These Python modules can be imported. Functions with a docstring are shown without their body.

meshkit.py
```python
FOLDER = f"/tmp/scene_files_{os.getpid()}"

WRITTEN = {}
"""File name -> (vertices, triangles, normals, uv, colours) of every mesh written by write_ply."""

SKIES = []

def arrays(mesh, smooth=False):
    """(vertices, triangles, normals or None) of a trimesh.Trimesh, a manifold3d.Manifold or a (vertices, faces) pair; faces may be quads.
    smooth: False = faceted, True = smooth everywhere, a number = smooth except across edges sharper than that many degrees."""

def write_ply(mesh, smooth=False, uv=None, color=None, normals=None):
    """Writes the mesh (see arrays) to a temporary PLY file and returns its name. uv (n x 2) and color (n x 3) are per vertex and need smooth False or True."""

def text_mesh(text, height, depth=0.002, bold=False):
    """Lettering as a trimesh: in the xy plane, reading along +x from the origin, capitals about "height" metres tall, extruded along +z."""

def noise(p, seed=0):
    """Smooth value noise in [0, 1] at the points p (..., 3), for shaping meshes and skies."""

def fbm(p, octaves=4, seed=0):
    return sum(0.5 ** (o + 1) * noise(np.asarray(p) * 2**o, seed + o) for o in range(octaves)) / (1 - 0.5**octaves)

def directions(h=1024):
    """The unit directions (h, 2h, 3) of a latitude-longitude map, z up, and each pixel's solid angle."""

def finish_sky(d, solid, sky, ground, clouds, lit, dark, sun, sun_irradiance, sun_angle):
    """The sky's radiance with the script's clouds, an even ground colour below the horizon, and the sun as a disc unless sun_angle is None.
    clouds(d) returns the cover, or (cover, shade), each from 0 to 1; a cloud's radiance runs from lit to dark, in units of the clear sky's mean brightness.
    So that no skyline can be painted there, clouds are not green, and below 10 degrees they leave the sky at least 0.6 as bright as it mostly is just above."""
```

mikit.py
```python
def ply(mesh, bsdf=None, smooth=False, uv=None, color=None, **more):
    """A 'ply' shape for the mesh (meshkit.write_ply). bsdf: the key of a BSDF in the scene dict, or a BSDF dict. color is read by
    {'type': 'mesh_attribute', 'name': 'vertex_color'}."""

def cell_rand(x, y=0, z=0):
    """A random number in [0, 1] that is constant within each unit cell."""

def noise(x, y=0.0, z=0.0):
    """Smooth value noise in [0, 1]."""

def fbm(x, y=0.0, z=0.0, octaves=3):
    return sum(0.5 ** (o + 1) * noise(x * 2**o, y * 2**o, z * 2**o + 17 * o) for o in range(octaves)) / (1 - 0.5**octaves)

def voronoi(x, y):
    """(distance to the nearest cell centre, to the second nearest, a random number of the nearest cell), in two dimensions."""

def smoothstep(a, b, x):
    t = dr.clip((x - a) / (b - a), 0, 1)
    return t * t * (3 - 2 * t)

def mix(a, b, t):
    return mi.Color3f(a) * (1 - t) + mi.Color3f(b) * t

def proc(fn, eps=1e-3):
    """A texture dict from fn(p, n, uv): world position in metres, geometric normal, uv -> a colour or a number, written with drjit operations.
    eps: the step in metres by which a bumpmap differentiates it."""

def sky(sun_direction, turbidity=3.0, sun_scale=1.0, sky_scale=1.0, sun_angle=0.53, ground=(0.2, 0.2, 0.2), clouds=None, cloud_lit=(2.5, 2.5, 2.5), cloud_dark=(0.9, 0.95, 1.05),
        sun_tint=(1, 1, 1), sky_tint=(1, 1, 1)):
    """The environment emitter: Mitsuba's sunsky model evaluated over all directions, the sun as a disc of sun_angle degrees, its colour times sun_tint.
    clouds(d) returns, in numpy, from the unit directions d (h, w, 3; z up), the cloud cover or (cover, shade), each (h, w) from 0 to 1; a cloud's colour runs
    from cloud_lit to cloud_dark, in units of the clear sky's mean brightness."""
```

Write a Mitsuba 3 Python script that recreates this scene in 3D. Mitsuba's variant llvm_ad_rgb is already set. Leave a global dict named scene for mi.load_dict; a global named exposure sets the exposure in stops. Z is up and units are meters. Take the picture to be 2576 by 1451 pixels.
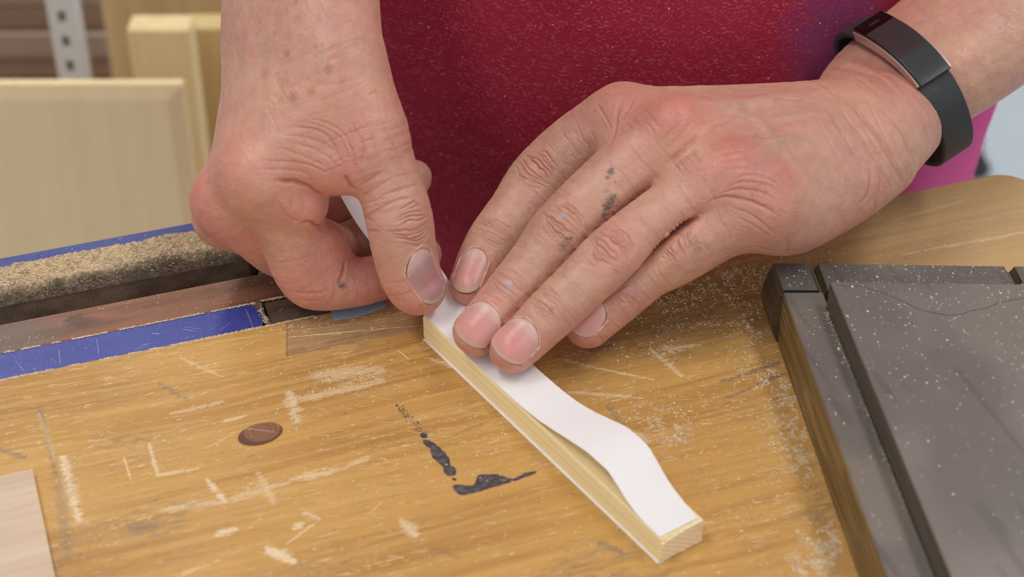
import math, random
import numpy as np
import trimesh
import manifold3d as m3
import shapely
from shapely.geometry import Polygon
from scipy.interpolate import PchipInterpolator, CubicSpline
from scipy.spatial import cKDTree
import drjit as dr
import mitsuba as mi
import mikit
import meshkit

T = mi.ScalarTransform4f
random.seed(7)
RNG = np.random.default_rng(11)
scene, labels = {}, {}

# ------------------------------------------------------------------ camera, sky, lamps, exposure
PITCH, DIST = math.radians(37), 0.63
EYE = np.array([0, -DIST * math.cos(PITCH), DIST * math.sin(PITCH)])
scene['camera'] = {'type': 'thinlens', 'fov': math.degrees(2 * math.atan(1288 / 4490)), 'fov_axis': 'x',
                   'aperture_radius': 0.0027, 'focus_distance': 0.618, 'near_clip': 0.02, 'far_clip': 50.0,
                   'to_world': T().look_at(origin=EYE.tolist(), target=[0, 0, 0], up=[0, 0, 1])}
scene['sky'] = mikit.sky([0.6, -0.5, 0.65], turbidity=4, sun_scale=0.0, sky_scale=6.3, ground=(0.3, 0.3, 0.3),
                         clouds=lambda d: np.full(d.shape[:-1], 0.95), cloud_lit=(1.0, 1.0, 1.03), cloud_dark=(0.9, 0.92, 0.96))
LAMP = 10.0          # radiance of the ceiling lamps
exposure = 0.24

FWD = np.array([0, math.cos(PITCH), -math.sin(PITCH)])
UPV = np.array([0, math.sin(PITCH), math.cos(PITCH)])


def at(px, py, z=0.0):
    """the point at height z (metres) on the sight line of a photo pixel, used to read positions off the photograph"""
    d = FWD + np.array([1, 0, 0]) * (px - 1288) / 4490 + UPV * (725.5 - py) / 4490
    return EYE + d * (z - EYE[2]) / d[2]


def aty(px, py, y):
    d = FWD + np.array([1, 0, 0]) * (px - 1288) / 4490 + UPV * (725.5 - py) / 4490
    return EYE + d * (y - EYE[1]) / d[1]


def mmz(px, py, z):
    return at(px, py, z / 1000.0) * 1000.0


def unit(v):
    v = np.asarray(v, float)
    return v / np.linalg.norm(v)


# ------------------------------------------------------------------ helpers
def put(key, mesh, bsdf, smooth=False, **kw):
    scene[key] = mikit.ply(mesh, bsdf, smooth=smooth, **kw)
    return key


def tag(key, label=None, category=None, group=None, kind=None):
    d = labels.setdefault(key, {})
    for k, v in (('label', label), ('category', category), ('group', group), ('kind', kind)):
        if v:
            d[k] = v


def numbered(base, i):
    return base if i == 0 else f'{base}_{i:03d}'


def box(sx, sy, sz, c=(0, 0, 0), bev=0.0, rot=None):
    """bevelled box of full sizes"""
    if bev > 0:
        pts = []
        for x in (-1, 1):
            for y in (-1, 1):
                for z in (-1, 1):
                    for k in range(3):
                        p = np.array([x * sx / 2, y * sy / 2, z * sz / 2])
                        q = p - np.array([x, y, z]) * bev
                        q[k] = p[k]
                        pts.append(q)
        m = trimesh.convex.convex_hull(np.array(pts))
    else:
        m = trimesh.creation.box((sx, sy, sz))
    if rot is not None:
        m.apply_transform(rot)
    m.apply_translation(c)
    return m


def rotz(a):
    return trimesh.transformations.rotation_matrix(a, [0, 0, 1])


def frame_mesh(m, O, u, v, w):
    """moves a mesh from local coordinates to the frame (u, v, w) at O"""
    M = np.eye(4)
    M[:3, 0], M[:3, 1], M[:3, 2], M[:3, 3] = u, v, w, O
    m = m.copy()
    m.apply_transform(M)
    return m


def extrude(poly, h, z0=0.0):
    parts = [trimesh.creation.extrude_polygon(g, h, engine='earcut') for g in getattr(poly, 'geoms', [poly]) if g.area > 0]
    m = trimesh.util.concatenate(parts)
    m.apply_translation([0, 0, z0])
    return m


def grid_faces(n, k, closed=False):
    i, j = np.meshgrid(np.arange(n - 1), np.arange(k if closed else k - 1), indexing='ij')
    a = i * k + j
    b = i * k + (j + 1) % k
    return np.stack([a, b, b + k, a + k], -1).reshape(-1, 4)


def quads(v, f):
    f = np.asarray(f)
    return trimesh.Trimesh(v, np.vstack([f[:, [0, 1, 2]], f[:, [0, 2, 3]]]), process=False)


# ------------------------------------------------------------------ materials
def mat(key, d):
    scene[key] = d
    return key


def rough(key, color, roughness=0.6, **kw):
    c = {'type': 'rgb', 'value': list(color)} if isinstance(color, (tuple, list)) else color
    return mat(key, {'type': 'principled', 'base_color': c, 'roughness': roughness, **kw})


def two(key, color, roughness=0.6, **kw):
    c = {'type': 'rgb', 'value': list(color)} if isinstance(color, (tuple, list)) else color
    return mat(key, {'type': 'twosided', 'bsdf': {'type': 'principled', 'base_color': c, 'roughness': roughness, **kw}})


N, FB, SS, MIX = mikit.noise, mikit.fbm, mikit.smoothstep, mikit.mix
BA = math.radians(18.85)                                    # direction of the bench's back edge
BU = np.array([math.cos(BA), math.sin(BA), 0.0])
BV = np.array([-math.sin(BA), math.cos(BA), 0.0])
BO = at(0, 957)
ZUP = np.array([0, 0, 1.0])


def bench_uv(p):
    """bench coordinates in mm: along the back edge, across it (positive towards the person)"""
    x, y = p.x - BO[0], p.y - BO[1]
    return (x * BU[0] + y * BU[1]) * 1000, (x * BV[0] + y * BV[1]) * 1000


def buv(px, py):
    q = (at(px, py) - BO) * 1000
    return float(q @ BU), float(q @ BV)


def seg_dist(U, V, a, b):
    """distance and fraction along a segment"""
    du, dv = b[0] - a[0], b[1] - a[1]
    L2 = du * du + dv * dv + 1e-9
    t = dr.clip(((U - a[0]) * du + (V - a[1]) * dv) / L2, 0, 1)
    return dr.sqrt(dr.square(U - a[0] - t * du) + dr.square(V - a[1] - t * dv)), t


# worn pale scratches and dents of the bench top: photo pixel ends, half width mm, strength, crumbliness
PALE = [((158, 1150), (198, 1310), 1.7, .9, .7), ((98, 1040), (135, 1150), .9, .6, .9), ((375, 1115), (396, 1192), .7, .7, .6), ((396, 1195), (498, 1178), .9, .6, .8),
        ((520, 1205), (566, 1262), 1.1, .9, .5), ((730, 990), (746, 1058), 1.9, .75, .9), ((800, 945), (960, 930), 3.2, .55, 1.0), ((720, 1010), (960, 960), 2.2, .5, 1.0),
        ((410, 1282), (560, 1262), 1.6, .55, .5), ((570, 1258), (730, 1212), 1.3, .5, .6), ((735, 1205), (850, 1180), 1.6, .7, .7), ((650, 1190), (690, 1265), 1.6, .45, .8),
        ((455, 900), (560, 948), .9, .45, .8), ((1420, 905), (1500, 925), 1.0, .7, .8), ((1500, 925), (1645, 955), .6, .8, .5), ((1425, 985), (1610, 1000), .9, .6, .8),
        ((1640, 882), (1715, 945), 1.1, .75, .7), ((1655, 880), (1760, 868), 1.2, .6, .9), ((672, 1380), (740, 1412), 2.0, .95, .2), ((740, 1330), (762, 1318), 1.5, .9, .3),
        ((718, 1370), (806, 1305), .5, .7, .4), ((765, 1290), (800, 1302), 1.3, .8, .4), ((1010, 1310), (1045, 1345), 2.0, .75, .5), ((545, 1345), (590, 1330), 1.5, .85, .4),
        ((312, 1150), (330, 1210), .35, .7, .4), ((1680, 1285), (1745, 1322), .35, .8, .3), ((1730, 1322), (1790, 1312), .6, .6, .5), ((1600, 1090), (1630, 1110), 1.2, .6, .8),
        ((390, 880), (1060, 790), .28, .35, .2), ((725, 848), (1062, 818), .35, .75, .3), ((1090, 905), (1150, 925), 1.2, .75, .6), ((1000, 880), (1030, 905), .35, .7, .3),
        ((460, 1440), (530, 1420), .8, .7, .4), ((2030, 740), (2160, 690), .9, .4, .8), ((1700, 560), (2000, 470), .6, .3, .6), ((2270, 640), (2576, 585), .9, .55, .7),
        ((2230, 560), (2420, 505), .7, .35, .8), ((560, 1060), (620, 1045), .8, .55, .7), ((430, 1040), (560, 1010), .9, .5, .9), ((860, 1180), (930, 1150), 1.0, .5, .8)]
GREY = [((1150, 1090), (1230, 1060), .5, .5, .8), ((1820, 960), (1960, 912), 1.0, .75, .7), ((1830, 1000), (1970, 940), .8, .65, .8), ((1640, 836), (1790, 790), 2.2, .45, .8), ((1480, 880), (1540, 868), 1.2, .6, .7),
        ((100, 1030), (140, 1190), 1.0, .45, .9), ((400, 965), (470, 1005), 1.0, .5, .9), ((330, 1330), (390, 1325), 2.2, .5, .9), ((1530, 1020), (1575, 1085), 1.2, .5, .8), ((1090, 1380), (1150, 1400), 1.2, .3, .9),
        ((1510, 1365), (1560, 1385), 1.4, .6, .6), ((145, 1200), (170, 1400), 2.0, .35, .9), ((925, 1130), (1060, 1110), .8, .35, .9), ((0, 1130), (60, 1150), 1.2, .5, .9)]


DIRT_SHADE = buv(1700, 790)  # middle of the bench patch that mixes dirt with painted hand shadow


def bench_color(p, n, uv):
    U, V = bench_uv(p)
    Wp = V + 5 * N(U / 70, V / 30, 3.1) + 1.2 * N(U / 14, V / 8, 8.2)
    tone = FB(U / 110, Wp / 16, 1.3, 3)
    streak = N(U / 45, Wp / 1.3, 5.0)
    fine = .6 * N(U / 34, Wp / .55, 9.0) + .4 * N(U / 9, Wp / .25, 12.0)
    ring = .5 + .5 * dr.sin(Wp * .75 + 5 * N(U / 120, V / 50, 2.0))
    c = MIX((.55, .305, .085), (.43, .215, .055), SS(.35, .75, tone))
    c = MIX(c, (.36, .165, .040), .4 * SS(.55, .95, ring) * SS(.35, .75, N(U / 60, V / 25, 4)))
    c = MIX(c, (.60, .36, .115), .45 * SS(.45, .9, streak))
    c = MIX(c, (.24, .12, .04), .24 * SS(.56, .82, fine))
    # the pale patch of another wood let into the edge
    inlay = SS(96.6, 97.0, U - V * .233) * SS(-18.6, -18.2, V + .02 * (U - 96)) * SS(-.3, 0, -V + .3) * SS(0, 22, 170 - U)
    c = MIX(c, MIX((.40, .245, .12), (.31, .18, .082), SS(.35, .8, N(U / 30, V / 1.1, 7.7))), .85 * inlay)
    seam = SS(.5, .15, dr.abs(U - V * .233 - 96.8)) * SS(-19, -18, V)
    c = MIX(c, (.16, .11, .07), .6 * seam)
    # dirt and wear
    grime = SS(.52, .82, FB(U / 38, V / 16, 21.0, 3)) * SS(.35, .75, N(U / 3.2, V / 1.1, 2.2))
    c = MIX(c, (.24, .165, .10), .45 * grime)
    # small random nicks: pale and dark
    for seed, cell, dens, tint, amt in ((1, 8.0, .60, (.76, .57, .32), .75), (2, 17.0, .60, (.74, .57, .36), .7), (3, 8.0, .50, (.15, .11, .08), .6), (4, 4.2, .26, (.80, .64, .42), .7), (5, 13.0, .55, (.20, .16, .13), .55)):
        cu, cv = dr.floor(U / cell), dr.floor(V / cell * 1.6)
        m = mi.Float(0)
        for a in (-1, 0, 1):
            for b in (-1, 0, 1):
                gu, gv = cu + a, cv + b
                r1, r2, r3, r4 = (mikit.cell_rand(gu, gv, seed * 10 + k) for k in range(4))
                ou, ov = (gu + r1) * cell, (gv + r2) * cell / 1.6
                ang = (r3 - .5) * dr.select(r4 > .86, 2.4, .35)
                ca, sa = dr.cos(ang), dr.sin(ang)
                x = (U - ou) * ca + (V - ov) * sa
                y = (V - ov) * ca - (U - ou) * sa
                L = cell * (.08 + .40 * r4 * r4)
                w = (.07 + .24 * r1 * r3) if seed != 5 else (.05 + .10 * r1)
                e = dr.square(x / L) + dr.square(y / w)
                on = dr.select(mikit.cell_rand(gu, gv, seed * 10 + 7) < dens, 1.0, 0.0)
                m = dr.maximum(m, on * SS(1.3, .6, e + .9 * (N(U * 2.2, V * 3.0, seed) - .5)))
        c = MIX(c, tint, amt * m * (.35 + .65 * SS(.3, .65, N(U / 40, V / 14, seed * 5.0))))
    rag = N(U * 1.7, V * 3.4, 31.0) - .5
    rag2 = .6 * (N(U * .35, V * 2.6, 33.0) - .5) + .6 * (N(U * .16, V * 5.5, 37.0) - .5)
    # countless short pale and dark dashes along the grain, in worn patches
    wornp = dr.maximum(SS(.42, .68, FB(U / 42, V / 13, 61.0, 3)), .8 * SS(-34, -22, V) * SS(.3, .5, N(U / 30, V / 6, 3.3)) * SS(150, 110, U))
    dash = SS(.74, .86, N(U / 8.5, V / .30, 62.0) * .72 + .28 * N(U * .9, V * 2.2, 63.0))
    c = MIX(c, (.78, .60, .36), .75 * dash * wornp)
    dash2 = SS(.82, .93, N(U / 4.0, V / .24, 64.0) * .75 + .25 * N(U * .9, V * 2.2, 65.0))
    c = MIX(c, (.14, .10, .075), .6 * dash2 * SS(.40, .7, FB(U / 30, V / 12, 66.0, 3)))
    c = MIX(c, MIX(c, (.60, .43, .24), .6), SS(180, 330, U + V * .6))
    dirt_shade = dr.sqrt(dr.square((U - DIRT_SHADE[0]) / 62) + dr.square((V - DIRT_SHADE[1]) / 24))  # worn dirt together with the hand's shadow, painted into the wood colour
    c = MIX(c, (.20, .135, .075), .5 * SS(1.3, .3, dirt_shade + 1.1 * (FB(U / 22, V / 6, 71.0, 3) - .5)) * (.4 + .9 * N(U / 5, V / 1.1, 72.0)))
    for (a, b, w, s, cr) in PALE:
        A, B = buv(*a), buv(*b)
        d, t = seg_dist(U, V, A, B)
        ww = w * (1.15 - .5 * dr.square(2 * t - 1))
        k = SS(1.2, .7, d / ww + 1.5 * cr * rag + 1.9 * rag2 + .25)
        c = MIX(c, MIX((.66, .49, .30), (.80, .64, .42), .5 + rag), s * k)
    for (a, b, w, s, cr) in GREY:
        A, B = buv(*a), buv(*b)
        d, t = seg_dist(U, V, A, B)
        k = SS(1.2, .6, d / w + 1.6 * cr * rag + 1.6 * rag2 + .2)
        c = MIX(c, (.17, .135, .115), s * k)
    return c


def bench_rough(p, n, uv):
    U, V = bench_uv(p)
    return .40 + .25 * FB(U / 9, V / 4, 3.0, 2)


def bench_bump(p, n, uv):
    U, V = bench_uv(p)
    g = .35 * N(U / 12, V / .5, 9.0) + .3 * N(U / 3, V / 1.2, 2.0)
    d, t = seg_dist(U, V, (0, 0), (0, 1))
    return g


def wood(key, a, b, dirx, across, roughness=.55, la=.06, lb=.004, pore=None, **kw):
    """plain wood in world space: dirx grain direction, across a direction across the grain"""
    dx, ac = unit(dirx), unit(across)

    def fn(p, n, uv):
        U = (p.x * dx[0] + p.y * dx[1] + p.z * dx[2])
        V = (p.x * ac[0] + p.y * ac[1] + p.z * ac[2])
        W = (p.x * (dx[1] * ac[2] - dx[2] * ac[1]) + p.y * (dx[2] * ac[0] - dx[0] * ac[2]) + p.z * (dx[0] * ac[1] - dx[1] * ac[0]))
        w = V + lb * 1.5 * N(U / la, W / .02, 1.0)
        c = MIX(a, b, SS(.25, .8, .55 * FB(U / la, w / lb, W / .02, 3) + .45 * N(U / (la * .5), w / (lb * .22), W / .004)))
        if pore:
            c = MIX(c, pore, .6 * SS(.74, .95, N(U / .006, w / .0004, W / .001)))
        return c
    return rough(key, mikit.proc(fn), roughness, **kw)


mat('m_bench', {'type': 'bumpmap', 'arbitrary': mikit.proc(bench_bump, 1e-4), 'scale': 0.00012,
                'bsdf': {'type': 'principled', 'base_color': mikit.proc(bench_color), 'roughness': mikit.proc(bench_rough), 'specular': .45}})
wood('m_bench_side', (.42, .22, .06), (.30, .14, .035), BU, BV)

# ------------------------------------------------------------------ the room
FLOOR_Z, CEIL_Z = -0.88, 1.85


def floor_color(p, n, uv):
    return MIX((.56, .63, .69), (.50, .57, .63), FB(p.x * 3, p.y * 3, 0, 3))


rough('m_floor', mikit.proc(floor_color), .35)
rough('m_wall', (.62, .60, .56), .8)
rough('m_ceiling', (.78, .78, .76), .9)
put('floor', box(7.6, 8.6, .1, (0.2, .4, FLOOR_Z - .05)), 'm_floor')
put('wall_back', box(7.6, .1, 2.9, (0.2, 3.65, .5)), 'm_wall')
put('wall_left', box(.1, 5.0, 2.9, (-3.55, 2.2, .5)), 'm_wall')
put('ceiling', box(7.6, 5.9, .1, (0.2, 1.75, CEIL_Z + .06)), 'm_ceiling')
for k in ('floor', 'wall_back', 'wall_left', 'ceiling'):
    tag(k, kind='structure')
tag('floor', 'pale blue-grey workshop floor behind the bench')

rough('m_lamp_case', (.7, .7, .7), .4)
mat('m_lamp_off', {'type': 'diffuse', 'reflectance': {'type': 'rgb', 'value': .8}})
LAMPS = [(-.75, -.25), (.85, -.25), (-.75, 1.35), (.85, 1.35)]
for i, (x, y) in enumerate(LAMPS):
    k = numbered('ceiling_lamp', i)
    put(k + '__case', box(.36, 1.24, .05, (x, y, CEIL_Z - .02), .006), 'm_lamp_case')
    scene[k + '__diffuser'] = {'type': 'rectangle', 'to_world': T().translate([x, y, CEIL_Z - .0465]).rotate([1, 0, 0], 180).scale([.15, .59, 1]),
                               'bsdf': {'type': 'ref', 'id': 'm_lamp_off'}, 'emitter': {'type': 'area', 'radiance': {'type': 'rgb', 'value': [LAMP, LAMP * .97, LAMP * .93]}}}
    tag(k, ['left', 'right', 'rear left', 'rear right'][i] + ' one of the long white ceiling lamps above the workbench', 'lamp', 'ceiling lamps')

# ------------------------------------------------------------------ workbench
def bl(u, v, z=0.0):
    """bench coordinates (mm) to world metres"""
    return BO + BU * u / 1000 + BV * v / 1000 + ZUP * z / 1000


def bench_poly(pts, h, z0):
    """polygon in bench mm extruded from z0 by h (mm) -> world mesh"""
    m = extrude(Polygon(pts).buffer(0), h, z0)
    m.vertices[:] = m.vertices / 1000
    return frame_mesh(m, BO, BU, BV, ZUP)


corner = [(386 - 12 + 12 * math.sin(t), 2 - 12 + 12 * math.cos(t)) for t in np.linspace(0, math.pi / 2, 8)]
top_pts = [(-900, 0)] + [(300, 0.5)] + corner + [(386, -620), (-900, -620)]
topm = bench_poly(top_pts, 44, -44)
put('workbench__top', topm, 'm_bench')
for i, (u, v) in enumerate([(-850, -60), (-850, -560), (330, -60), (330, -560)]):
    put(numbered('workbench__leg', i), frame_mesh(box(.08, .08, .836, (u / 1000, v / 1000, -.462), .004), BO, BU, BV, ZUP), 'm_bench_side')
put('workbench__apron', frame_mesh(box(1.2, .03, .11, (-.26, -.06, -.099), .003), BO, BU, BV, ZUP), 'm_bench_side')
tag('workbench', 'scarred honey-brown wooden workbench top under the hands', 'workbench')


def knot_color(p, n, uv):
    U, V = bench_uv(p)
    r = dr.sqrt(dr.square((U - 76.5)) + dr.square((V + 52.5) * 1.15))
    c = MIX((.25, .105, .045), (.17, .065, .028), .5 + .4 * dr.sin(r * 4 + 5 * N(U / 2.5, V / 2.5, 0)))
    d_, t_ = seg_dist(U, V, (71.5, -49.5), (80, -54.5))
    c = MIX(c, (.42, .30, .22), .6 * SS(.35, .1, d_))
    return MIX(c, (.10, .035, .015), SS(5.2, 6.6, r))


rough('m_knot', mikit.proc(knot_color), .45)
kc = np.array(buv(655, 1092))
ka = [(kc[0] + 7.3 * math.cos(t), kc[1] + 5.0 * math.sin(t) + .5 * math.cos(t)) for t in np.linspace(0, 2 * math.pi, 40)[:-1]]
put('workbench__knot_plug', bench_poly(ka, .25, -.05), 'm_knot')
tag('workbench__knot_plug', 'dark brown oval knot')


def pblob(px_pts, h, z0=-.05, rag=0.0, seed=0):
    P = np.array([buv(*q) for q in px_pts])
    # smooth closed outline
    n = len(P)
    tt = np.arange(n + 1)
    cs = CubicSpline(tt, np.vstack([P, P[:1]]), bc_type='periodic')
    Q = cs(np.linspace(0, n, n * 8, endpoint=False))
    if rag:
        Q = Q + rag * (meshkit.fbm(np.c_[Q * 1.6, np.full(len(Q), seed)], 3, seed)[:, None] - .5) * 2
    return bench_poly(Q, h, z0)


def paint_color(p, n, uv):
    U, V = bench_uv(p)
    return MIX((.055, .050, .053), (.12, .108, .11), SS(.3, .8, FB(U / 1.4, V / .9, 4, 3)))


rough('m_paint', mikit.proc(paint_color), .35)
stains = [[(1083, 1128), (1100, 1122), (1128, 1150), (1133, 1168), (1146, 1180), (1143, 1196), (1120, 1192), (1112, 1172), (1092, 1155)],
          [(1140, 1222), (1168, 1220), (1192, 1218), (1200, 1200), (1218, 1193), (1255, 1194), (1290, 1204), (1320, 1190), (1350, 1188), (1300, 1208), (1240, 1226), (1180, 1243), (1150, 1241)],
          [(1058, 1090), (1075, 1094), (1072, 1102), (1060, 1100)], [(1066, 1105), (1098, 1118), (1090, 1126), (1072, 1122)], [(1138, 1202), (1148, 1204), (1147, 1208), (1139, 1207)]]
for i, s in enumerate(stains):
    put(numbered('workbench__paint_spill', i), pblob(s, .17, rag=.25, seed=i), 'm_paint')
    tag(numbered('workbench__paint_spill', i), 'dark grey dried paint')
dots = []
rs = np.random.default_rng(5)
for j in range(90):      # the dotted dry-brush trail that runs down to the spill
    t = rs.random() ** 1.1
    q = np.array([1000, 1016]) * (1 - t) + np.array([1070, 1095]) * t + rs.normal(0, 1, 2) * np.array([6, 3.5])
    c = np.array(buv(*q))
    a, b = rs.uniform(.12, .5), rs.uniform(.1, .25)
    th = rs.uniform(.9, 1.5) * -1
    ring = [(c[0] + a * math.cos(f) * math.cos(th) - b * math.sin(f) * math.sin(th), c[1] + a * math.cos(f) * math.sin(th) + b * math.sin(f) * math.cos(th)) for f in np.linspace(0, 2 * math.pi, 8)[:-1]]
    dots.append(bench_poly(ring, .13, -.05))
put('workbench__paint_trail', trimesh.util.concatenate(dots), 'm_paint')
tag('workbench__paint_trail', 'dotted trail of dark paint', kind='stuff')

# ------------------------------------------------------------------ vise along the bench's edge
def dusty(a, b, dust, amount, su, sv, seed):
    def fn(p, n, uv):
        U, V = bench_uv(p)
        Z = p.z * 1000
        c = MIX(a, b, SS(.3, .75, FB(U / su, V / sv, Z / 6 + seed, 3)))
        d = SS(.80, .93, N(U * 1.1, V * 1.1, Z * 1.1 + seed)) * SS(.3, .7, N(U / 14, V / 6, seed + 2.0))
        return MIX(c, dust, amount * d)
    return mikit.proc(fn)


def blue_color(p, n, uv):
    U, V = bench_uv(p)
    c = MIX((.030, .042, .25), (.048, .062, .30), FB(U / 25, V / 8, 1, 3))
    m = mi.Float(0)
    for i, (a, b, w) in enumerate([((20, 3), (20.5, 10), .12), ((62, 8), (66, 5.5), .14), ((63, 9), (68, 6), .1), ((33, 4), (33.5, 12), .1), ((85.3, .5), (85.0, 12.5), .12), ((8, 3), (6, 9), .1), ((45, 2), (50, 4), .12), ((52, 9), (54, 8), .25), ((74, 3), (78, 6), .08)]):
        d, t = seg_dist(U, V, a, b)
        m = dr.maximum(m, SS(1.2, .5, d / w + .6 * (N(U * 3, V * 3, 5) - .5)))
    m = dr.maximum(m, .55 * SS(.86, .94, N(U * 2.2, V * 2.6, 44.0)))
    return MIX(c, (.45, .45, .47), .55 * m)


rough('m_blue', mikit.proc(blue_color), .38)
rough('m_blue_rear', dusty((.045, .058, .24), (.06, .075, .25), (.50, .45, .34), .8, 20, 5, 3.0), .45)
def liner_color(p, n, uv):
    U, V = bench_uv(p)
    c = MIX((.26, .11, .060), (.17, .072, .040), SS(.3, .75, FB(U / 30, V / 5, 1.0, 3)))
    c = MIX(c, (.155, .12, .10), .75 * SS(34, 8, U + 10 * (FB(U / 12, V / 6, 4.0, 3) - .5)))
    c = MIX(c, (.09, .055, .042), .75 * SS(1.2, .6, dr.sqrt(dr.square((U - 29) / 5.5) + dr.square((V - 24) / 4)) + 1.0 * (FB(U / 3, V / 2, 5.0, 2) - .5)))
    return MIX(c, (.55, .47, .36), .6 * SS(.84, .94, N(U * 1.6, V * 1.6, 2.0)) * SS(.3, .7, N(U / 14, V / 6, 3.0)))


rough('m_liner', mikit.proc(liner_color), .5)
rough('m_liner_dark', dusty((.12, .078, .055), (.075, .045, .030), (.5, .42, .3), .7, 14, 3, 2.0), .6)
rough('m_rear_wood', dusty((.24, .155, .105), (.13, .082, .058), (.34, .27, .18), .9, 9, 5, 6.0), .8)
rough('m_iron', (.03, .028, .026), .6, metallic=.3)


def bbox(u0, u1, v0, v1, z0, z1, bev=.0004):
    c = bl((u0 + u1) / 2, (v0 + v1) / 2, (z0 + z1) / 2)
    m = box((u1 - u0) / 1000, (v1 - v0) / 1000, (z1 - z0) / 1000, (0, 0, 0), bev)
    return frame_mesh(m, c, BU, BV, ZUP)


put('vise__front_plate', bench_poly([(-260, .7), (88.6, .7), (89.4, 5), (88.8, 13.2), (87, 14.2), (-260, 14.2)], 60, -60.2), 'm_blue')
put('vise__front_liner', bbox(-260, 110, 14.9, 31, -60, -.3), 'm_liner')
put('vise__end_liner', bbox(91.8, 122, .7, 14.3, -60, -.6), 'm_liner_dark')
put('vise__rear_liner', bbox(-260, 96, 46.6, 63.4, -70, -.5, .0032), 'm_rear_wood')
put('vise__rear_plate', bench_poly([(-260, 63.5), (92, 63.5), (92, 67), (86, 69.3), (-260, 70.0)], 68, -67.8), 'm_blue_rear')
put('vise__screw_bed', bbox(-250, 118, 31.2, 46.9, -70, -42), 'm_iron')
put('vise__guide_block', bbox(96.3, 118, 31.2, 60, -66, -1.2), 'm_rear_wood')
tag('vise', 'blue bench vise with wooden jaws along the workbench edge, dusted with sawdust', 'vise')
tag('vise__front_plate', 'scratched bright blue painted plate')
tag('vise__front_liner', 'reddish brown wooden liner')
tag('vise__end_liner', 'dark brown wooden end piece')
tag('vise__rear_liner', 'dark dusty wooden jaw liner')
tag('vise__rear_plate', 'blue painted rear plate')


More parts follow.
